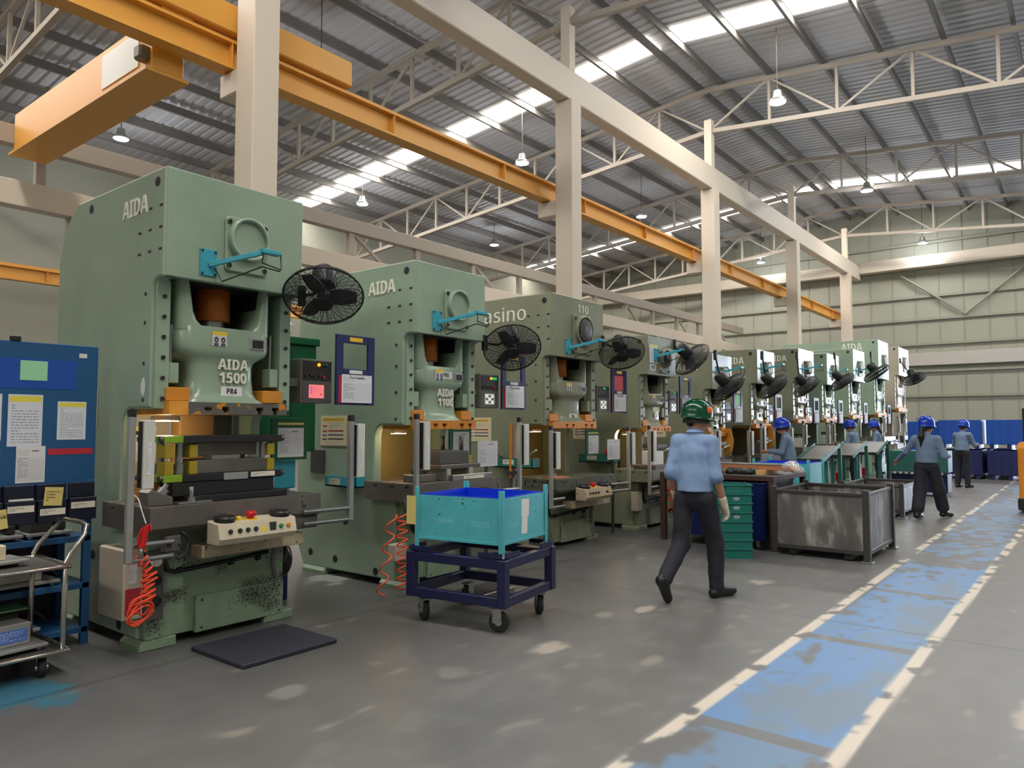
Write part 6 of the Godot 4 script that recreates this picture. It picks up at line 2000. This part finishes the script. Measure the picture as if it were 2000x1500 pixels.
func left_rack() -> void:
	var t := thing("trolley", "two-deck steel trolley with a bent chrome handle at the left edge", "trolley", Vector3(1.28, 0, -5.17))
	for y in [0.65, 0.15]:
		var dk := obj("deck", bx(-0.58, 0.58, y - 0.02, y - 0.004, -0.26, 0.26), M.grey_dark, t)
		for e in [-1.0, 1.0]:
			obj("deck_edge", rod(Vector3(-0.6, y - 0.005, e * 0.27), Vector3(0.6, y - 0.005, e * 0.27), 0.014), M.chrome, dk)
			obj("deck_edge", rod(Vector3(e * 0.6, y - 0.005, -0.27), Vector3(e * 0.6, y - 0.005, 0.27), 0.014), M.chrome, dk)
	for e in [-1.0, 1.0]:
		for x in [-0.58, 0.57]: obj("post", rod(Vector3(x, 0.13, e * 0.26), Vector3(x, 0.66, e * 0.26), 0.016, 12), M.chrome, t)
		for x in [-0.5, 0.48]: caster(t, Vector3(x, 0, e * 0.2), 0.055, 0.4 + e)
	var st := ns()
	tube(st, [Vector3(0.57, 0.66, 0.26), Vector3(0.6, 0.72, 0.26), Vector3(0.68, 0.82, 0.24), Vector3(0.71, 0.87, 0.2), Vector3(0.71, 0.885, 0.12), Vector3(0.71, 0.885, -0.12), Vector3(0.71, 0.87, -0.2), Vector3(0.68, 0.82, -0.24), Vector3(0.6, 0.72, -0.26), Vector3(0.57, 0.66, -0.26)], 0.015, 12)
	obj("handle", st, M.chrome, t)
	var steel: Material = M.steel
	var f := die_plate("fixture", "machined plate with a pale block and four pins on the trolley's upper deck", Vector3(1.5, 0.65, -5.2), 0.42, 0.26, [["pale_block", 0.0, 0.02, 0.09, 0.2, 0.12, M.cream]], 0.1)
	for e in [-0.15, -0.09, 0.05, 0.1]: obj("pin", rod(Vector3(e, 0.04, -0.07), Vector3(e, 0.15, -0.07), 0.01), steel, f)
	die_plate("fixture", "fixture with a blue striped label on the trolley's lower deck", Vector3(1.58, 0.15, -5.12), 0.42, 0.3, [["housing", 0.02, 0.0, 0.13, 0.24, 0.16, M.alu], ["lever", -0.14, 0.02, 0.17, 0.04, 0.04, M.steel_dark]], 0.1)
	var lf: Node3D = get_node("fixture_001")
	sheet(lf, "blue_label", 0.2, 0.075, Vector3(0.02, 0.1, 0.08), M.blue_label)
	die_plate("fixture", "low fixture with a round boss left of the labelled one on the lower deck", Vector3(1.12, 0.15, -5.08), 0.4, 0.26, [["block", 0.1, 0.0, 0.05, 0.1, 0.1, M.gunmetal], ["boss", -0.08, 0.0, 0.08, 0.1, 0.1, steel]], -0.1)
	# blue rack behind
	var r := thing("rack", "blue steel rack holding dies and a tall blue notice board, behind the trolley", "rack", Vector3(1.5, 0, -5.72))
	for x in [-0.72, 0.7]:
		for z in [-0.22, 0.22]: obj("upright", bx(x - 0.025, x + 0.025, 0.0, 1.12, z - 0.02, z + 0.02, 0.003), M.blue_rack, r)
	for y in [0.12, 0.42, 0.74]: obj("shelf", bx(-0.74, 0.72, y - 0.04, y, -0.24, 0.24, 0.003), M.blue_rack, r)
	obj("rear_panel", bx(-0.74, 0.72, 0.08, 1.1, -0.26, -0.245), M.navy_tray, r)
	var bd := obj("back_board", bx(-1.1, 0.74, 1.1, 2.05, 0.2, 0.225, 0.004), M.blue_rack, r)
	obj("top_clip", bx(0.2, 0.26, 2.05, 2.08, 0.2, 0.23, 0.002), M.black, bd)
	sheet(bd, "bright_panel", 0.56, 0.2, Vector3(0.32, 1.84, 0.225), M.blue_bright)
	sheet(bd, "pale_sheet", 0.16, 0.13, Vector3(0.34, 1.86, 0.228), M.mint_card)
	sheet(bd, "notice_sheet", 0.2, 0.34, Vector3(0.3, 1.53, 0.225), M.notice)
	sheet(bd, "notice_sheet", 0.18, 0.26, Vector3(0.58, 1.53, 0.225), M.notice)
	sheet(bd, "form_sheet", 0.13, 0.3, Vector3(0.1, 1.55, 0.225), M.form)
	sheet(bd, "form_sheet", 0.17, 0.24, Vector3(0.34, 1.24, 0.225), M.form)
	sheet(bd, "red_strip", 0.28, 0.04, Vector3(0.58, 1.32, 0.225), M.red_folder)
	sheet(bd, "tan_sheet", 0.13, 0.22, Vector3(0.1, 1.22, 0.225), M.cream)
	sheet(bd, "corner_label", 0.05, 0.03, Vector3(0.64, 1.98, 0.225), M.white)
	# navy trays hooked on the rack's front
	for k in 5:
		var x := 2.13 - k * 0.185
		var tr := thing("document_tray", ["navy document tray with one white label, rightmost on the rack", "navy document tray with a yellow card clipped on, second from the right", "navy document tray with a white slip and label, third from the right", "navy document tray with a yellow sticker at the left edge of the picture", "navy document tray cut off by the left edge of the picture"][k], "tray", Vector3(x, 0.86, -5.44), 0.0, "navy document trays on the blue rack")
		st = bx(-0.085, 0.085, 0.0, 0.15, 0.0, 0.05, 0.004)
		bx(-0.085, 0.085, 0.15, 0.25, 0.0, 0.015, 0.004, st)
		obj("tray", st, M.navy_tray, tr)
		if k < 3: sheet(tr, "label", 0.15, 0.042, Vector3(0.0, 0.1 - 0.03 * (k % 2), 0.05), M.tray_label)
		if k == 1: sheet(tr, "yellow_card", 0.11, 0.12, Vector3(0.0, 0.17, 0.052), M.tag_paper, Basis(Vector3(0, 0, 1), -0.08))
		if k == 2: sheet(tr, "white_slip", 0.14, 0.012, Vector3(0.0, 0.16, 0.05), M.white)
		if k == 3: sheet(tr, "yellow_sticker", 0.12, 0.05, Vector3(0.0, 0.09, 0.05), M.yellow)
	var cd := thing("paper_card", "yellow card reading Check, tied to the tray at the left edge", "card", Vector3(1.58, 0.9, -5.37))
	sheet(cd, "card", 0.2, 0.12, Vector3(0, 0, 0), M.tag_paper, Basis(Vector3(0, 0, 1), 0.12))
	words(cd, "card_lettering", "Check", 0.022, 0.001, M.black, Vector3(0.05, 0.02, 0.003), Basis(Vector3(0, 0, 1), 0.12), 1.0)
	var i := 0
	for e in [[1.32, 0.74, "steel block fixture at the left end of the rack's top shelf"], [1.68, 0.74, "grey block fixture in the middle of the rack's top shelf"], [1.98, 0.74, "grey steel fixture at the right end of the rack's top shelf"], [1.85, 0.42, "silver case fixture with wire handles on the rack's middle shelf"], [1.3, 0.42, "round steel fixture at the left of the rack's middle shelf"], [1.8, 0.12, "dark fixture on the rack's bottom shelf"], [1.25, 0.12, "square framed fixture at the left of the rack's bottom shelf"]]:
		var fx := die_plate("fixture", e[2], Vector3(e[0], e[1], -5.66), 0.28 if i != 3 else 0.4, 0.3, [["block", -0.04, 0.0, 0.11 if i < 5 else 0.14, 0.14 if i != 3 else 0.3, 0.18, M.alu if i in [0, 3, 4] else M.grey_dark], ["side_block", 0.09, 0.02, 0.06, 0.05, 0.12, M.steel_dark]])
		if i == 3 or i == 5:
			var s := ns()
			tube(s, [Vector3(-0.12, 0.1, 0.12), Vector3(-0.1, 0.16, 0.14), Vector3(0.08, 0.17, 0.14), Vector3(0.14, 0.12, 0.12), Vector3(0.2, 0.06, 0.1)], 0.008, 6)
			obj("cable", s, M.black, fx)
		i += 1
	var ts := thing("teal_folder", "pale teal folder lying on the rack's bottom shelf", "folder", Vector3(1.72, 0.302, -5.6))
	obj("folder", bx(-0.14, 0.14, 0.0, 0.008, -0.1, 0.12, 0.002), M.mint_card, ts)
	warning_poster(Vector3(2.358, 1.62, -5.98), "cream poster on the side of the nearest press, half hidden by the blue board")

# ---------------------------------------------------------------- the far end of the aisle
func far_things() -> void:
	var i := 0
	for e in [[24.6, -2.9, 0.0], [24.6, -1.75, 0.0], [24.6, -2.9, 0.84], [24.6, -1.75, 0.84], [26.1, -2.3, 0.0]]:
		var b := thing("pallet_box", ["lower left blue pallet box at the far end of the aisle", "lower right blue pallet box at the far end of the aisle", "bright blue pallet box stacked upper left at the far end of the aisle", "bright blue pallet box stacked upper right at the far end of the aisle", "blue pallet box behind the stack at the far end of the aisle"][i], "box", Vector3(e[0], e[2], e[1]), 0.0, "blue pallet boxes at the far end")
		var st := ns()
		for s in [-1.0, 1.0]:
			bx(-0.6, 0.6, 0.12, 0.8, s * 0.5 - 0.02, s * 0.5 + 0.02, 0.006, st)
			bx(s * 0.6 - 0.02, s * 0.6 + 0.02, 0.12, 0.8, -0.5, 0.5, 0.006, st)
			for k in 5: bx(s * 0.62 - 0.012, s * 0.62 + 0.012, 0.15, 0.76, -0.4 + k * 0.2 - 0.02, -0.4 + k * 0.2 + 0.02, 0.0, st)
		bx(-0.6, 0.6, 0.12, 0.15, -0.5, 0.5, 0.0, st)
		obj("tub", st, M.blue_bright if e[2] > 0.5 else M.navy, b)
		for s in [-0.4, 0.0, 0.4]: obj("runner", bx(-0.6, 0.6, 0.0, 0.12, s - 0.05, s + 0.05, 0.004), M.navy, b)
		i += 1
	var m := thing("pallet_stacker", "yellow pallet stacker cut off by the right edge of the picture", "stacker", Vector3(15.6, 0, -0.72))
	var st := ns()
	prism(st, PackedVector2Array([Vector2(-0.35, 0.25), Vector2(0.35, 0.25), Vector2(0.35, 1.0), Vector2(0.2, 1.2), Vector2(-0.3, 1.2), Vector2(-0.35, 1.1)]), -0.28, 0.28, Transform3D.IDENTITY, 0.03)
	obj("body", st, M.machine_yellow, m)
	obj("skirt", bx(-0.38, 0.38, 0.05, 0.25, -0.3, 0.3, 0.02), M.dark, m)
	for e in [-0.2, 0.2]:
		obj("mast", bx(0.38, 0.46, 0.05, 1.8, e - 0.04, e + 0.04, 0.005), M.dark, m)
		obj("fork_arm", bx(0.46, 1.5, 0.04, 0.1, e - 0.08, e + 0.08, 0.01), M.dark, m)
		st = ns()
		cyl(st, Vector3(-0.2, 0.08, e - 0.03), Vector3(-0.2, 0.08, e + 0.03), 0.08, 18)
		obj("wheel", st, M.rubber, m)
	st = ns()
	tube(st, [Vector3(-0.34, 1.1, 0), Vector3(-0.6, 1.2, 0), Vector3(-0.7, 1.15, -0.15), Vector3(-0.7, 1.15, 0.15)], 0.02, 8)
	obj("tiller", st, M.dark, m)
	# teal bench with parts and a blue screen board beyond the woman
	var bn := thing("bench", "teal workbench with navy drawers behind the woman with the ponytail", "bench", Vector3(17.9, 0, -2.9))
	obj("front_panel", bx(-0.3, 0.3, 0.5, 0.95, -0.55, 0.55, 0.006), M.teal_frame, bn)
	obj("drawer_block", bx(-0.28, 0.28, 0.08, 0.46, -0.53, 0.53, 0.006), M.navy_bin, bn)
	for e in [-1.0, 1.0]: obj("foot", bx(-0.28, 0.28, 0.0, 0.08, e * 0.45 - 0.05, e * 0.45 + 0.05), M.dark, bn)
	for k in 9:
		var pt := thing("small_part", "small white turned part, %s from the left in the row along the teal bench" % ["first", "second", "third", "fourth", "fifth", "sixth", "seventh", "eighth", "ninth"][k], "part", Vector3(17.58, 0.46, -3.35 + k * 0.11), 0.0, "small white parts along the teal bench")
		st = ns()
		cyl(st, Vector3(0, 0, 0), Vector3(0, 0.04, 0), 0.025, 10)
		obj("part", st, M.white, pt)
		bn.set_meta("note", "")
	bn.remove_meta("note")
	obj("part_ledge", bx(-0.36, -0.28, 0.44, 0.459, -0.53, 0.53), M.dark, bn)
	var sb := thing("screen_board", "bright blue screen board standing left of the woman's head", "board", Vector3(24.3, 0, -3.75))
	obj("panel", bx(-0.03, 0.03, 0.6, 1.6, -0.5, 0.4, 0.01), M.blue_bright, sb)
	for e in [-0.4, 0.3]: obj("leg", bx(-0.03, 0.03, 0.0, 0.6, e - 0.03, e + 0.03), M.steel_dark, sb)
